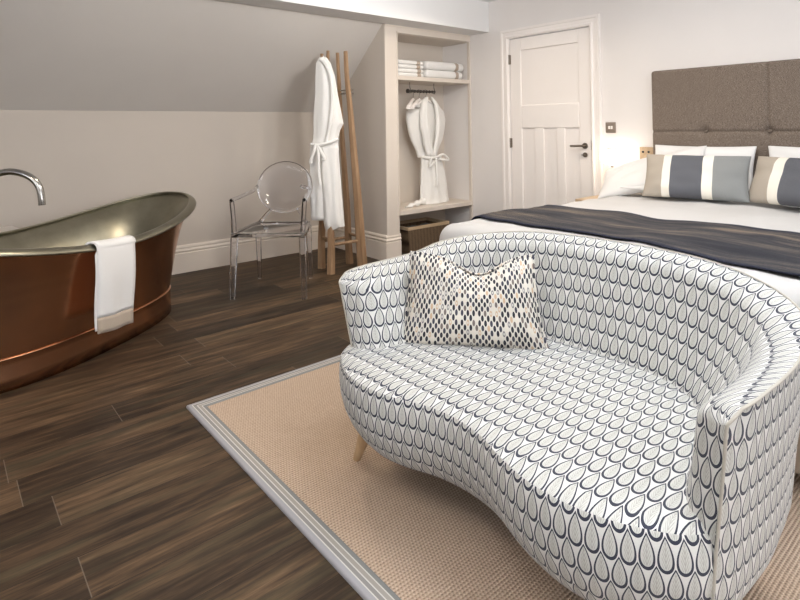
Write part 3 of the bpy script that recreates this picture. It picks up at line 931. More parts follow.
# ------------------------------------------------------------------ bath
def build_bath():
    cx, cy, th = .603, 3.689, math.radians(33.4)
    a, bb, z0, dz, pw = .985, .478, .603, .141, 1.73
    a2, b2 = .745, .355
    ct, sn = math.cos(th), math.sin(th)
    root = empty('bathtub', (cx, cy, 0), th)
    tag(root, 'freestanding double-ended copper bath with a nickel lining', 'bathtub')
    N = 96
    def sup(t, A, B, e):
        c, s = math.cos(t), math.sin(t)
        return (A * math.copysign(abs(c) ** (2 / e), c), B * math.copysign(abs(s) ** (2 / e), s), abs(c) ** (2 / e))
    def zr(uabs): return z0 + dz * uabs ** pw
    def ring(A, B, e, zf):
        out = []
        for i in range(N):
            x, y, u = sup(2 * PI * i / N, A, B, e); out.append((x, y, zf(u)))
        return out
    # outer skin: plinth top to under the rim
    def shell(levels, flip=False):
        V = []; F = []
        for lv in levels: V += lv
        for j in range(len(levels) - 1):
            for i in range(N):
                k = (i + 1) % N; F.append((j * N + i, j * N + k, (j + 1) * N + k, (j + 1) * N + i))
        return V, F
    lv = []
    for j in range(13):
        q = j / 12
        g = q * .62 + .38 * q ** 5
        A = a2 - .012 + (a * .965 - a2 + .012) * g; B = b2 - .012 + (bb * .95 - b2 + .012) * (q * .7 + .3 * q ** 4)
        e = 2.5 - .3 * q
        lv.append(ring(A, B, e, lambda u, q=q: .152 + (zr(u) - .012 - .152) * q))
    V, F = shell(lv); o = mesh('outer_skin', V, F, M['copper'], root, True); o['label'] = 'polished copper outside'
    # plinth
    lv = [ring(a2 + d, b2 + d, 2.5, lambda u, z=z: z) for d, z in [(-.004, .004), (.0, .0045), (.0, .008), (-.004, .06), (-.006, .12), (-.004, .146), (.0, .150), (-.001, .155), (-.012, .157)]]
    lv = [ring(a2 + d, b2 + d, 2.5, lambda u, z=z: z) for d, z in [(-.01, .002), (.0, .003), (-.004, .06), (-.006, .12), (-.006, .147), (-.003, .151), (-.005, .155), (-.013, .156)]]
    V, F = shell(lv); mesh('plinth', V, F, M['copper'], root, True)
    # lining
    lv = []
    for j in range(14):
        q = j / 13
        g = q ** .55
        A = .56 + (a * .955 - .56) * (q * .75 + .25 * q ** 4); B = .235 + (bb * .94 - .235) * (q * .72 + .28 * q ** 4)
        lv.append(ring(A, B, 2.3, lambda u, q=q: .19 + (zr(u) - .008 - .19) * q))
    lv = [ring(.45, .14, 2.2, lambda u: .172), ring(.53, .205, 2.3, lambda u: .175)] + lv
    V, F = shell(lv); F.append(tuple(range(N))); o = mesh('lining', V, F, M['nickel'], root, True); o['label'] = 'tarnished nickel inside'
    # rolled rim, flattened tube
    V = []; F = []; K = 14
    base = ring(a * .975, bb * .965, 2.2, zr)
    for i in range(N):
        p = Vector(base[i]); t = (Vector(base[(i + 1) % N]) - Vector(base[i - 1])).normalized()
        out = Vector((t.y, -t.x, 0)).normalized(); up = Vector((0, 0, 1))
        for k in range(K):
            an = 2 * PI * k / K
            V.append(p + out * (.026 * math.cos(an)) + up * (.0135 * math.sin(an)) - up * .010 * math.cos(an))
    for i in range(N):
        j = (i + 1) % N
        for k in range(K):
            k2 = (k + 1) % K; F.append((i * K + k, i * K + k2, j * K + k2, j * K + k))
    mesh('rim', V, F, M['nickel'], root, True)
    b = MB(); b.lathe([(.03, 0), (.03, .004), (.02, .006)], (0, 0, .172), 20); b.build('drain', M['chrome'], root, True)
    # where the towel hangs: near side (local -y), a little right of the middle
    res = []
    for lx in [(-.262 + .25 * k / 10) for k in range(11)]:
        u = abs(lx) / (a * .975); c = u ** (2.2 / 2); s = math.sqrt(max(0, 1 - c * c)) ** (2 / 2.2)
        ly = -bb * .965 * s; z = zr(u)
        tx = Vector((lx, ly, z)); res.append(tx)
    mt = Matrix.Translation((cx, cy, 0)) @ Matrix.Rotation(th, 4, 'Z')
    return [mt @ p for p in res], (mt.to_3x3() @ Vector((0, -1, 0)))
line, outd = build_bath()
def hang_towel(line, outd):
    root = empty('towel', line[5]); org = line[5].copy()
    tag(root, 'white hand towel with a beige band hanging over the bath rim', 'towel')
    for layer, (dl, off) in enumerate([(.445, .0), (.430, -.013)]):
        prof = []   # (outward, dz)
        for d in (-.07, -.05, -.035): prof.append((d, -.02 + (d + .07) * .9 if d > -.07 else -.055))
        prof = [(-.055, -.11), (-.047, -.06), (-.040, -.02)]
        for k in range(7):
            an = PI - PI * k / 6; prof.append((.040 * math.cos(an) + .0, .026 * math.sin(an) + .0))
        nn = 22
        for k in range(1, nn + 1): prof.append((.041 + off + .006 * math.sin(k * .25), -dl * k / nn))
        V = []; F = []; UV = []; W = len(line)
        L = 0; last = None
        for j, (d, z) in enumerate(prof):
            for i, p in enumerate(line):
                hang = max(0, -z)
                t_ = (i / (W - 1) - .5)
                q = p + outd * (d + .006 * math.sin(i * .9 + z * 5) * min(1, hang * 4)) + Vector((0, 0, z + .004))
                q += (line[-1] - line[0]).normalized() * (-.06 * hang * t_ * 1.0 + (.004 * layer if d > 0 else 0) - .012 * layer * (hang > .02))
                V.append(q - org); UV.append((i, z))
        for j in range(len(prof) - 1):
            for i in range(W - 1): F.append((j * W + i, j * W + i + 1, (j + 1) * W + i + 1, (j + 1) * W + i))
        if layer == 0:
            jb = [j for j, (d, z) in enumerate(prof) if z < -dl * .79 and z > -dl * .985 and d > 0]
            Fb = [f for f in F if min(f) // W in jb]; Fw = [f for f in F if f not in Fb]
            def prune(V, F):
                ids = sorted({i for f in F for i in f}); mp = {a: b for b, a in enumerate(ids)}
                return [V[i] for i in ids], [tuple(mp[i] for i in f) for f in F]
            o = mesh('towel_cloth', *prune(V, Fw), M['towel'], root, True)
            o2 = mesh('band', *prune(V, Fb), M['beige'], root, True); o2['label'] = 'beige woven band'
            for q in (o, o2):
                m = q.modifiers.new('t', 'SOLIDIFY'); m.thickness = .006; m.offset = 1
        else:
            o = mesh('towel_fold', V, F, M['towel'], root, True)
            m = o.modifiers.new('t', 'SOLIDIFY'); m.thickness = .005; m.offset = -1
hang_towel(line, outd)

# bath filler: floor standing, spout arching over the tub
def build_tap():
    root = empty('bath_tap', (0, 0, 0)); tag(root, 'brushed steel swan-neck tap arching over the left end of the bath', 'tap')
    b = MB()
    arc = [(.415, 3.159, .862), (.413, 3.160, .90), (.404, 3.168, .95), (.380, 3.187, .99), (.340, 3.218, 1.017), (.290, 3.258, 1.027), (.235, 3.30, 1.015), (.15, 3.37, .985), (.02, 3.47, .94), (-.1, 3.56, .90), (-.16, 3.605, .86), (-.175, 3.615, .80)]
    arc = [(.43 - (.43 - x) * 1.0, y, z) for x, y, z in arc]
    b.tube(smoothpath(arc + [(-.175, 3.615, .5), (-.175, 3.615, .02)], 6), .0165, 16); b.build('spout', M['chrome'], root, True)
    b = MB(); b.lathe([(.045, 0), (.045, .012), (.02, .02)], (-.175, 3.615, 0), 20); b.build('base', M['chrome'], root, True)
    root.location = (0, 0, 0)
    return root
tap = build_tap()

# pale side table behind the bath
root = empty('side_table', (.20, 4.46, 0)); tag(root, 'low pale-topped side table against the wall behind the bath, at the left edge', 'side table')
b = MB(); b.add([(.262, -.02, .545), (.125, -.28, .545), (-.45, -.28, .545), (-.45, .17, .545), (.23, .17, .545),
                 (.262, -.02, .570), (.125, -.28, .570), (-.45, -.28, .570), (-.45, .17, .570), (.23, .17, .570)],
                [(0, 1, 2, 3, 4), (9, 8, 7, 6, 5), (0, 5, 6, 1), (1, 6, 7, 2), (2, 7, 8, 3), (3, 8, 9, 4), (4, 9, 5, 0)])
b.build('table_top', paint('pale_stone', (.62, .58, .53), .35, .05), root, bevel=.003)
for (x, y) in [(-.40, -.22), (-.40, .12), (.10, -.2), (.15, .12)]:
    b = MB(); b.tube([(x, y, 0), (x, y, .545)], .014, 10); b.build('leg', M['steel'], root, True)

# ------------------------------------------------------------------ clear chair
def build_chair():
    c = Vector((2.035, 3.81, 0)); rz = math.atan2(.38, .34)          # local +x points to the back of the chair
    root = empty('armchair', c, rz); tag(root, 'clear acrylic armchair with a round back between the bath and the coat stand', 'chair')
    A = M['acrylic']
    # local axes: x back, y left(+)/right(-) ... front at x=-.25
    sw, bw2, fx, bx = .262, .205, -.25, .235
    def legtap(name, p0, p1, r0, r1):
        b = MB(); ax = Vector(p1) - Vector(p0)
        V, F = [], []
        for k, (t, r) in enumerate([(0, r1), (.02, r1), (1, r0)]):
            q = Vector(p0) + ax * t
            for (sx, sy) in ((-1, -1), (1, -1), (1, 1), (-1, 1)): V.append((q.x + sx * r, q.y + sy * r, q.z))
        for k in range(2):
            for i in range(4): F.append((k * 4 + i, k * 4 + (i + 1) % 4, k * 4 + 4 + (i + 1) % 4, k * 4 + 4 + i))
        F.append((3, 2, 1, 0)); F.append((8, 9, 10, 11)); b.add(V, F); return b.build(name, A, root, bevel=.004)
    for s in (1, -1):
        legtap('leg', (fx - .012, s * (sw - .002), 0), (fx + .012, s * (sw - .014), .440), .024, .016)
        legtap('leg', (bx + .055, s * (bw2 + .005), 0), (bx - .005, s * bw2, .440), .021, .014)
    # seat: a tray with rim, wider in front
    b = MB(); P = []
    for (x, w) in [(fx - .012, sw + .006), (fx + .10, sw + .004), (bx - .08, bw2 + .03), (bx + .015, bw2 + .012)]: P.append((x, w))
    ring = [(x, w) for x, w in P] + [(x, -w) for x, w in P[::-1]]
    n = len(ring)
    V = [(x, y, .440) for x, y in ring] + [(x, y, .468) for x, y in ring] + [(x * .9, y * .9, .468) for x, y in ring] + [(x * .86, y * .86, .460) for x, y in ring] 
    F = []
    for l in range(3):
        for i in range(n):
            j = (i + 1) % n; F.append((l * n + i, l * n + j, (l + 1) * n + j, (l + 1) * n + i))
    F.append(tuple(range(n))[::-1]); F.append(tuple(range(3 * n, 4 * n))); b.add(V, F)
    b.build('seat', A, root, True, bevel=.003)
    # seat apron
    for s in (1, -1):
        b = MB(); b.tube(smoothpath([(fx, s * (sw - .03), .438), (fx + .01, s * .12, .424), (fx + .015, 0, .432)], 5), .007, 8)
    # back: round medallion, leaning
    lean = math.radians(14); oc = Vector((bx + .075, .110, .742))
    b = MB(); R = .222; seg = 48
    prof = [(.002, .0), (.12, .006), (.17, .003), (R - .02, -.004), (R - .006, -.012), (R, -.004), (R, .008), (R - .008, .016), (R - .022, .012), (.17, .015), (.12, .018), (.002, .012)]
    V, F = [], []
    for (r, d) in prof:
        for i in range(seg):
            an = 2 * PI * i / seg; y = r * math.cos(an) * 1.04; h = r * math.sin(an) * .97
            V.append((oc.x + h * math.sin(lean) + d * math.cos(lean), y, oc.z + h * math.cos(lean) - d * math.sin(lean)))
    for l in range(len(prof) - 1):
        for i in range(seg): F.append((l * seg + i, l * seg + (i + 1) % seg, (l + 1) * seg + (i + 1) % seg, (l + 1) * seg + i))
    b.add(V, F); b.build('backrest', A, root, True)
    for s in (1, -1):
        # struts from the seat up to the medallion
        b = MB(); b.tube([(bx, s * (bw2 - .01), .458), (bx + .018, s * .155, .51), (oc.x - .165 * math.sin(lean) + .006, s * .105, .568)], [.015, .013, .011], 4); b.build('back_support', A, root)
        # arms
        b = MB(); yo = sw + .004
        b.tube(smoothpath([(fx + .01, s * (sw - .012), .462), (fx + .02, s * (yo - .01), .56), (fx + .012, s * yo, .70)], 4), [.020] * 4 + [.018] * 4 + [.017], 4); b.build('arm_support', A, root)
        b = MB(); b.tube(smoothpath([(fx - .003, s * yo, .706), (fx + .15, s * (yo - .02), .712), (bx - .02, s * (bw2 + .02), .728), (oc.x + .00, s * .185 + .05, .745)], 6), .015, 4); b.build('armrest', A, root)
build_chair()

# ------------------------------------------------------------------ coat stand and the robe on it
def build_stand():
    root = empty('coat_stand', (2.75, 3.98, 0)); tag(root, 'rustic wooden coat stand of four crossed posts in the corner', 'coat stand')
    off = Vector((2.75, 3.98, 0))
    feet = dict(A=(2.625, 4.098), B=(2.575, 3.878), C=(2.91, 4.077), D=(2.895, 3.865))
    tops = dict(A=(2.658, 4.105), B=(2.702, 4.075), C=(2.775, 4.035), D=(2.828, 3.985))
    R_ = random.Random(3)
    for k in 'ABCD':
        f = Vector((*feet[k], 0)) - off; t = Vector((*tops[k], dict(A=1.875, B=1.90, C=1.885, D=1.895)[k])) - off
        b = MB(); pts = []; rs = []
        for i in range(9):
            q = i / 8; p = f.lerp(t, q); p += Vector((R_.uniform(-1, 1), R_.uniform(-1, 1), 0)) * .006 * (0 < i < 8)
            pts.append(p); rs.append(.030 - .015 * q)
        b.tube(smoothpath(pts, 3), [(.050 if k == 'D' else .038) - (.030 if k == 'D' else .022) * i / 24 for i in range(25)], 6)
        b.build('post', M['post'], root, True)
    def at(k, z):
        f = Vector((*feet[k], 0)) - off; t = Vector((*tops[k], 1.86)) - off; return f.lerp(t, z / 1.86)
    for a, c, z in (('B', 'D', .235), ('A', 'C', .235), ('A', 'B', .27), ('C', 'D', .27)):
        b = MB(); b.tube([at(a, z), at(c, z)], .014, 8); b.build('rung', M['post'], root, True)
    for z in (1.52, 1.55):
        b = MB(); p = at('D', z); q = at('C', z); b.tube([p + Vector((.03, -.03, 0)), q + Vector((-.02, .02, 0))], .006, 8); b.build('bolt', M['chrome'], root, True)
build_stand()

RT = Vector((.7736, -.6335, 0)); TD = Vector((-.6335, -.7736, 0))   # right / towards the room, for the robe's drape
def drape(name, secs, mat, parent, org, ax, dp, depth=.05, folds=7, amp=.10, seed=0, seg=48, sub=5):
    """loft of pleated closed sections: secs = (left, right, z[, depth])"""
    V = []; F = []; lev = []
    S_ = []
    for i in range(len(secs) - 1):
        for k in range(sub):
            t = k / sub; t2 = t
            S_.append(tuple(secs[i][j] + (secs[i + 1][j] - secs[i][j]) * t2 for j in range(4)))
    S_.append(secs[-1])
    for li, (l, r, z, d) in enumerate(S_):
        c = (l + r) / 2; w = (r - l) / 2
        for i in range(seg):
            a = 2 * PI * i / seg
            n_ = noise.noise(Vector((math.cos(a) * 1.5 + seed, math.sin(a) * 1.5, z * 2.2 + seed)))
            f = 1 + amp * math.sin(a * folds + seed + z * 1.2 + n_ * 3) + .12 * n_
            x = c + w * math.cos(a) * (1 + .25 * (f - 1)); y = d * math.sin(a) * f
            V.append(org + ax * x + dp * y + Vector((0, 0, z)))
    for j in range(len(S_) - 1):
        for i in range(seg):
            k = (i + 1) % seg; F.append((j * seg + i, j * seg + k, (j + 1) * seg + k, (j + 1) * seg + i))
    F.append(tuple(range(seg))); F.append(tuple(range((len(S_) - 1) * seg, len(S_) * seg)))
    b = MB().add(V, F); return b.build(name, mat, parent, True)

def build_robe_stand():
    org = Vector((2.6098, 3.9687, 0)) + TD * .02
    root = empty('bathrobe', org); tag(root, 'white bathrobe hanging from the top of the wooden coat stand', 'bathrobe')
    o0 = Vector((0, 0, 0)); m = M['robe']
    body = [(-.055, .008, 1.822, .02), (-.082, .042, 1.77, .035), (-.088, .075, 1.66, .045), (-.092, .100, 1.50, .05), (-.104, .122, 1.37, .055), (-.108, .143, 1.255, .055), (-.108, .115, 1.20, .05), (-.112, .098, 1.13, .045), (-.130, .098, 1.07, .045), (-.136, .102, 1.03, .045)]
    drape('upper_body', body, m, root, o0, RT, TD, folds=6, amp=.13, seed=1.0)
    skirt_ = [(-.06, .100, 1.05, .042), (-.058, .108, .90, .048), (-.050, .120, .72, .052), (-.040, .132, .55, .056), (-.032, .142, .42, .058), (-.025, .144, .385, .05), (-.016, .05, .352, .035), (-.008, .02, .338, .02)]
    drape('skirt_front', skirt_, m, root, o0 + TD * .012, RT, TD, folds=5, amp=.12, seed=2.2)
    back_ = [(-.140, .03, 1.05, .035), (-.146, .03, .90, .04), (-.148, .03, .72, .045), (-.143, .03, .56, .045), (-.140, .02, .45, .042), (-.135, .0, .435, .03)]
    drape('skirt_back', back_, m, root, o0 - TD * .02, RT, TD, folds=5, amp=.15, seed=5.2)
    # collar roll
    b = MB(); b.tube(smoothpath([(RT * -.045 + TD * .03 + Vector((0, 0, 1.80))), (RT * .0 + TD * .045 + Vector((0, 0, 1.765))), (RT * .045 + TD * .05 + Vector((0, 0, 1.66))), (RT * .060 + TD * .055 + Vector((0, 0, 1.50))), (RT * .045 + TD * .06 + Vector((0, 0, 1.30))), (RT * .0 + TD * .06 + Vector((0, 0, 1.10)))], 6), [.012] * 4 + [.020] * 22 + [.014] * 5, 10)
    b.build('collar', m, root, True)
    # belt and its bow
    b = MB(); b.tube(smoothpath([(RT * -.13 + TD * .03 + Vector((0, 0, 1.085))), (RT * -.07 + TD * .062 + Vector((0, 0, 1.075))), (RT * .02 + TD * .064 + Vector((0, 0, 1.095))), (RT * .10 + TD * .03 + Vector((0, 0, 1.125)))], 6), .013, 8)
    b.build('belt', m, root, True)
    for pts in ([(-.085, .062, 1.085), (-.10, .075, 1.02), (-.128, .072, .945), (-.120, .07, .925)], [(-.08, .062, 1.08), (-.062, .078, 1.0), (-.064, .074, .86), (-.052, .07, .745)], [(-.075, .062, 1.08), (-.04, .078, 1.02), (-.015, .074, .965), (-.03, .07, .955)]):
        b = MB(); b.tube(smoothpath([RT * p[0] + TD * p[1] + Vector((0, 0, p[2])) for p in pts], 6), .014, 8); b.build('belt_end', m, root, True)
    b = MB(); b.tube([(RT * -.0235 - TD * .02 + Vector((0, 0, 1.80))), (RT * -.0235 - TD * .035 + Vector((0, 0, 1.84)))], .004, 6); b.build('hanging_loop', m, root, True)
build_robe_stand()

# ------------------------------------------------------------------ alcove contents
def folded(name, x0, x1, y0, y1, z0, z1, bx0, bx1, label, group):
    def dsp(v):
        n_ = noise.noise(v * 9); v.z += n_ * .003; v.y += n_ * .004; return v
    h = (z1 - z0)
    root = empty(name, ((x0 + x1) / 2, (y0 + y1) / 2, z0)); off = root.location
    tag(root, label, 'towel', group)
    b = MB(); n = 1
    for k in range(n):
        b.rbox(x0, x1, y0 + .003 * k, y1, z0 + h * k / n, z0 + h * (k + 1) / n - .001, h / n * .46, (10, 6, 1), 3, dsp)
    o = b.build('towel_cloth', M['towel'], root, True); o.location = -off
    b = MB()
    for k in range(n):
        b.rbox(bx0, bx1, y0 - .0015 + .003 * k, y1, z0 + h * k / n - .0008, z0 + h * (k + 1) / n - .0002, h / n * .46, (4, 6, 1), 3, dsp)
    o = b.build('band', M['beige'], root, True); o.location = -off; o['label'] = 'beige woven band'
names = ['lowest', 'second from the bottom', 'third from the bottom', 'topmost']
for k in range(4):
    folded('folded_towel', 3.40, 3.735, 3.935, 4.18, 1.7005 + .0405 * k, 1.7005 + .0405 * (k + 1) - .001, 3.635 - .01 * (k > 1), 3.705 - .01 * (k > 1), 'small folded white towel, %s of the left stack on the top shelf' % names[k], 'small towels on the alcove shelf')
for k in range(2):
    folded('folded_towel', 3.765, 4.315 - .015 * (1 - k), 3.93, 4.22, 1.7005 + .088 * k, 1.7005 + .088 * (k + 1) - .001, 4.145, 4.255, 'large folded white towel, %s of the right pair on the top shelf' % ['lower', 'upper'][k], 'large towels on the alcove shelf')

# rail hung from the shelf
root = empty('hanging_rail', (3.83, 4.08, 1.575)); tag(root, 'short dark twisted metal clothes rail under the top alcove shelf', 'rail')
b = MB(); pts = []; 
b.tube([(-.185 + .37 * i / 30, 0, 0) for i in range(31)], [.013 + .004 * math.sin(i * 1.9) for i in range(31)], 10); b.build('rod', M['dark'], root, True)
b = MB(); b.lathe([(.004, -.02), (.022, -.008), (.022, .008), (.004, .02)], (-.185, 0, 0), 14, 'x'); b.build('finial', M['dark'], root, True)
for x in (-.16, .175):
    b = MB(); b.tube(smoothpath([(x, 0, .087), (x, 0, .05), (x + .012, 0, .0), (x + .004, 0, -.02), (x - .012, 0, -.012)], 5), .0045, 8); b.build('hook', M['chrome'], root, True)

def hanger(x, y, rz, label, z=1.575):
    root = empty('coat_hanger', (x, y, z), rz); tag(root, label, 'hanger', 'hangers on the alcove rail')
    b = MB(); pts = []
    for i in range(9):
        a = math.radians(-30 + 210 * i / 8); pts.append((.018 * math.cos(a), 0, .018 * math.sin(a) + .001))
    pts = pts[::-1][::-1]; b.tube([(0, 0, -.085), (0, 0, -.05), (.016, 0, -.022)] + pts, .0024, 8); b.build('hook', M['chrome'], root, True)
    b = MB(); V = []; F = []
    prof = [(-.205, -.172), (-.19, -.150), (-.10, -.112), (-.03, -.082), (0, -.074), (.03, -.082), (.10, -.112), (.19, -.150), (.205, -.172)]
    for (px, pz) in prof:
        w = .011 + .008 * min(1, abs(px) / .2)
        for (dy, dz) in ((-w, -.014), (w, -.014), (w, .0), (0, .005), (-w, 0)): V.append((px, dy, pz + dz))
    for i in range(len(prof) - 1):
        for k in range(5): F.append((i * 5 + k, i * 5 + (k + 1) % 5, (i + 1) * 5 + (k + 1) % 5, (i + 1) * 5 + k))
    F.append((4, 3, 2, 1, 0)); F.append(tuple(range((len(prof) - 1) * 5, len(prof) * 5))); b.add(V, F)
    b.build('hanger_body', M['doorw'], root, True)
    b = MB(); b.tube([(-.185, 0, -.166), (.185, 0, -.166)], .006, 8); b.build('bar', M['steel'], root, True)
    return root
hanger(3.885, 4.08, math.radians(3), 'white coat hanger inside the robe in the alcove')
hanger(3.795, 4.08, math.radians(28), 'white empty coat hanger, next to the robe', 1.575)
hanger(3.715, 4.08, math.radians(34), 'white empty coat hanger, furthest left on the rail', 1.575)

def build_robe_alcove():
    org = Vector((3.90, 4.062, 0)); root = empty('bathrobe', org)
    tag(root, 'white belted bathrobe on a hanger inside the alcove, its hem resting on the shelf', 'bathrobe')
    m = M['robe']; ax = Vector((1, 0, 0)); dp = Vector((0, -1, 0)); o0 = Vector((0, 0, 0))
    R3 = [(3.912, .036, 1.522), (3.908, .197, 1.44), (3.91, .268, 1.368), (3.916, .275, 1.286), (3.92, .254, 1.184), (3.923, .219, 1.082), (3.925, .155, .98), (3.926, .130, .909)]
    # two fronts leave a V at the neck
    dpt = [.022, .042, .052, .058, .06, .058, .05, .045]
    secs = [(c - w * .97 - 3.90, c + w * .97 - 3.90, z, d * 1.0) for (c, w, z), d in zip(R3, dpt)]
    secs[0] = (-.06, .085, 1.495, .014)
    drape('upper_body', secs, m, root, o0 - dp * .05, ax, dp, folds=5, amp=.10, seed=3.3)
    for s, nm in ((-1, 'lapel'), (1, 'lapel')):
        V = []; F = []; rows = 14
        for i in range(rows + 1):
            q = i / rows; z = 1.52 - q * .60
            xin = .012 + s * (.045 * (math.sin(min(1, q * 1.2) * PI) ** .7) * (1 - q * .6)) + (0)
            xin = .015 + s * lerp1([(0, .028), (.15, .052), (.35, .058), (.6, .040), (1, .0)], q)
            edge = R3[0]
            k = lerp1([(0, .035), (.10, .115), (.3, .15), (.5, .155), (.75, .12), (1, .07)], q)
            xo = .018 + s * k
            d0 = lerp1([(0, .0), (.2, .032), (.6, .046), (1, .038)], q)
            row = []
            for (t, dd) in ((0, .0), (.06, .014), (.3, .020), (.45, .012), (.5, .004), (.75, .006), (1.0, -.022)):
                row.append((xin + (xo - xin) * t, -(d0 + dd), z))
            V += row
        k = 7
        for i in range(rows):
            for j in range(k - 1): F.append((i * k + j, i * k + j + 1, (i + 1) * k + j + 1, (i + 1) * k + j))
        o = mesh(nm, V, F, m, root, True); mo = o.modifiers.new('t', 'SOLIDIFY'); mo.thickness = .008; mo.offset = 0
    sk = [(3.926, .128, .92, .045), (3.936, .141, .826, .055), (3.945, .155, .75, .06), (3.955, .168, .673, .065), (3.968, .185, .55, .07), (3.972, .190, .475, .075), (3.965, .20, .444, .078)]
    drape('skirt', [(c - w - 3.9, c + w - 3.9, z, d) for c, w, z, d in sk], m, root, o0, ax, dp, folds=8, amp=.14, seed=.7)
    # gathered hem spreading on the shelf
    b = MB(); V = []; F = []
    pts = smoothpath([(-.10, -.02, .475), (-.20, -.05, .468), (-.30, -.07, .460), (-.40, -.09, .450)], 8)
    b.tube(pts, [.034 + .008 * math.sin(i * .8) - .024 * i / 24 for i in range(25)], 14)
    V = [(x, y, z if z > .4415 else .4415) for x, y, z in b.V]; b.V = V; b.build('hem', m, root, True)
    b = MB(); b.tube(smoothpath([(-.10, -.02, .915), (-.05, -.055, .905), (.05, -.060, .905), (.15, -.02, .915)], 6), .016, 8); b.build('belt', m, root, True)
    for pts in ([(.04, -.065, .905), (.12, -.085, .935), (.20, -.08, .875), (.07, -.075, .890)], [(.02, -.068, .905), (-.05, -.088, .90), (-.07, -.085, .82), (.00, -.075, .87)], [(.035, -.068, .90), (.02, -.09, .82), (.025, -.09, .70), (.015, -.088, .62)]):
        b = MB(); b.tube(smoothpath(pts, 6), .012, 8); b.build('belt_end', m, root, True)
build_robe_alcove()

# basket under the lower shelf
root = empty('storage_basket', (3.77, 4.10, 0)); tag(root, 'wicker basket with a pale rim under the lower alcove shelf', 'basket')
b = MB(); V = []; F = []
for (w, d, z) in [(.24, .15, .002), (.275, .165, .235), (.262, .152, .235), (.228, .138, .012)]:
    for (sx, sy) in ((-1, -1), (1, -1), (1, 1), (-1, 1)): V.append((sx * w, sy * d, z))
for l in range(3):
    for i in range(4): F.append((l * 4 + i, l * 4 + (i + 1) % 4, l * 4 + 4 + (i + 1) % 4, l * 4 + 4 + i))
F.append((3, 2, 1, 0)); F.append((12, 13, 14, 15)); b.add(V, F); b.build('basket_body', M['wicker'], root)
b = MB(); w, d = .28, .17
b.box(-w, w, -d, -d + .02, .232, .262); b.box(-w, w, d - .02, d, .232, .262); b.box(-w, -w + .02, -d + .02, d - .02, .232, .262); b.box(w - .02, w, -d + .02, d - .02, .232, .262)
o = b.build('rim', M['palewood'], root, bevel=.003); o['label'] = 'pale wooden rim'
def dz_(v):
    v.z += noise.noise(v * 12) * .015; return v
b = MB(); b.rbox(-.20, .20, -.11, .11, .06, .215, .03, (10, 8, 3), 3, dz_); o = b.build('folded_blanket', cloth('dark_blanket', (.035, .037, .045), scale=200), None, True); o.location = (3.77, 4.10, 0)
tag(o, 'dark folded blanket lying in the wicker basket of the alcove', 'blanket')

# ------------------------------------------------------------------ lights
def area(name, loc, size, energy, col, rot, sy=None, spread=180):
    l = bpy.data.lights.new(name, 'AREA'); l.energy = energy; l.color = col; l.size = size
    if sy: l.shape = 'RECTANGLE'; l.size_y = sy
    l.spread = math.radians(spread)
    o = bpy.data.objects.new(name, l); COL.objects.link(o); o.location = loc; o.rotation_euler = rot; return o
area('rooflight', (1.9, .6, ZC + .09), 1.6, 27, (.92, .96, 1.0), (0, 0, 0), 1.3)
area('daylight_window', (X0 - .12, .65, 1.5), 2.4, 30, (.95, .97, 1.0), (0, math.radians(-90), 0), 1.25)
area('daylight_window', (-.1, Y0 - .12, 1.5), 2.3, 45, (.98, .98, 1.0), (math.radians(90), 0, 0), 1.15)
area('daylight_window', (3.05, Y0 - .12, 1.07), .85, 30, (.98, .98, 1.0), (math.radians(90), 0, 0), 2.0)
# added lamps behind the camera wash the ceiling, standing in for bounced flash
for (x, y, e) in ((-.6, -.2, 62), (.9, -1.6, 45)):
    l = bpy.data.lights.new('bounce_fill', 'AREA'); l.shape = 'DISK'; l.size = .35; l.energy = e; l.color = (.98, .98, 1.0)
    o = bpy.data.objects.new('bounce_fill', l); COL.objects.link(o); o.location = (x, y, 1.80); o.rotation_euler = (PI, 0, 0)
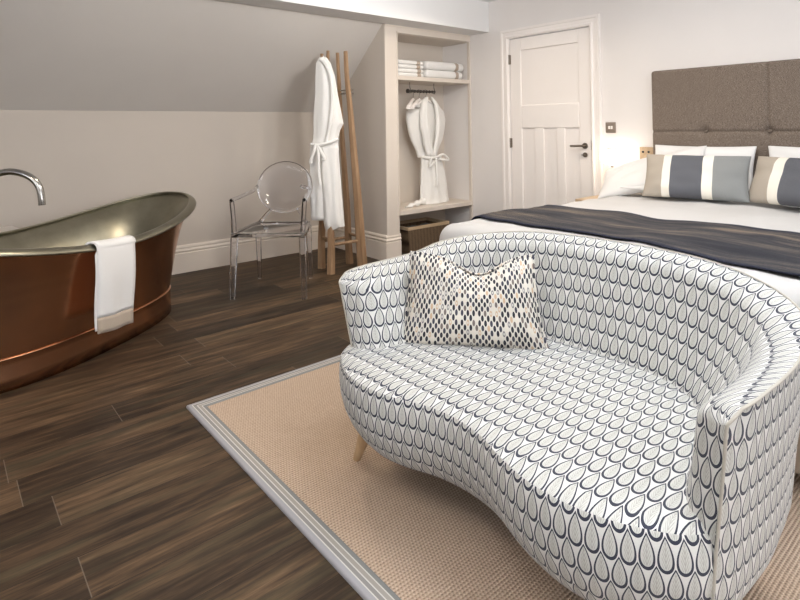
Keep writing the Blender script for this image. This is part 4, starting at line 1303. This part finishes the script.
# added fill lamps, unseen, aimed at the beam, the alcove and the door wall
def spot(x, y, tx, ty, tz, e, col=(1, .97, .94), size=.28, z=2.28):
    l = bpy.data.lights.new('fill_spot', 'AREA'); l.shape = 'DISK'; l.size = size; l.energy = e; l.color = col; l.spread = math.radians(165)
    o = bpy.data.objects.new('fill_spot', l); COL.objects.link(o); o.location = (x, y, z)
    o.rotation_euler = (Vector((tx, ty, tz)) - Vector((x, y, z))).to_track_quat('-Z', 'Y').to_euler()
spot(.9, 2.6, 1.2, 4.1, 2.1, 3.3, z=2.08)
spot(2.4, 2.45, 2.7, 4.1, 1.95, 6.0, z=2.10)
spot(2.2, 1.3, 4.35, 1.9, 2.15, 7.5)
for i, (x, y) in enumerate([(-.6, 1.6), (1.2, 2.6), (3.3, 2.9), (2.9, 1.7)]):  # warm lamps added under the ceiling to brighten the room evenly
    l = bpy.data.lights.new('warm_fill', 'AREA'); l.shape = 'DISK'; l.size = .16; l.energy = 7; l.color = (1, .84, .66); l.spread = math.radians(150)
    o = bpy.data.objects.new('warm_fill', l); COL.objects.link(o); o.location = (x, y, ZC - .012)
w = bpy.data.worlds.new('World'); S.world = w; w.use_nodes = True
w.node_tree.nodes['Background'].inputs[0].default_value = (.75, .86, 1, 1); w.node_tree.nodes['Background'].inputs[1].default_value = 1.0

# ------------------------------------------------------------------ camera
cam = bpy.data.cameras.new('camera'); co = bpy.data.objects.new('camera', cam); COL.objects.link(co)
r0 = Vector((.7736237674687371, -.6334962690687607, -.013738394500002407))
d0 = Vector((.00014114129380711146, .02185380444259103, -.9997611671346913))
f0 = Vector((.6336452055266148, .773437061632907, .01699603500944061))
mt = Matrix((r0, -d0, -f0)).transposed().to_4x4(); mt.translation = Vector((0, 0, 1.22)); co.matrix_world = mt
cam.sensor_width = 36; cam.lens = 552.175 / 800 * 36
cam.shift_x = (400 - 384.618) / 800; cam.shift_y = (117.739 - 300) / 800
cam.clip_start = .05
S.camera = co
S.view_settings.view_transform = 'Standard'; S.view_settings.look = 'None'; S.view_settings.gamma = 1
S.view_settings.exposure = 0.36
S.cycles.max_bounces = 12; S.cycles.transmission_bounces = 12; S.cycles.diffuse_bounces = 5
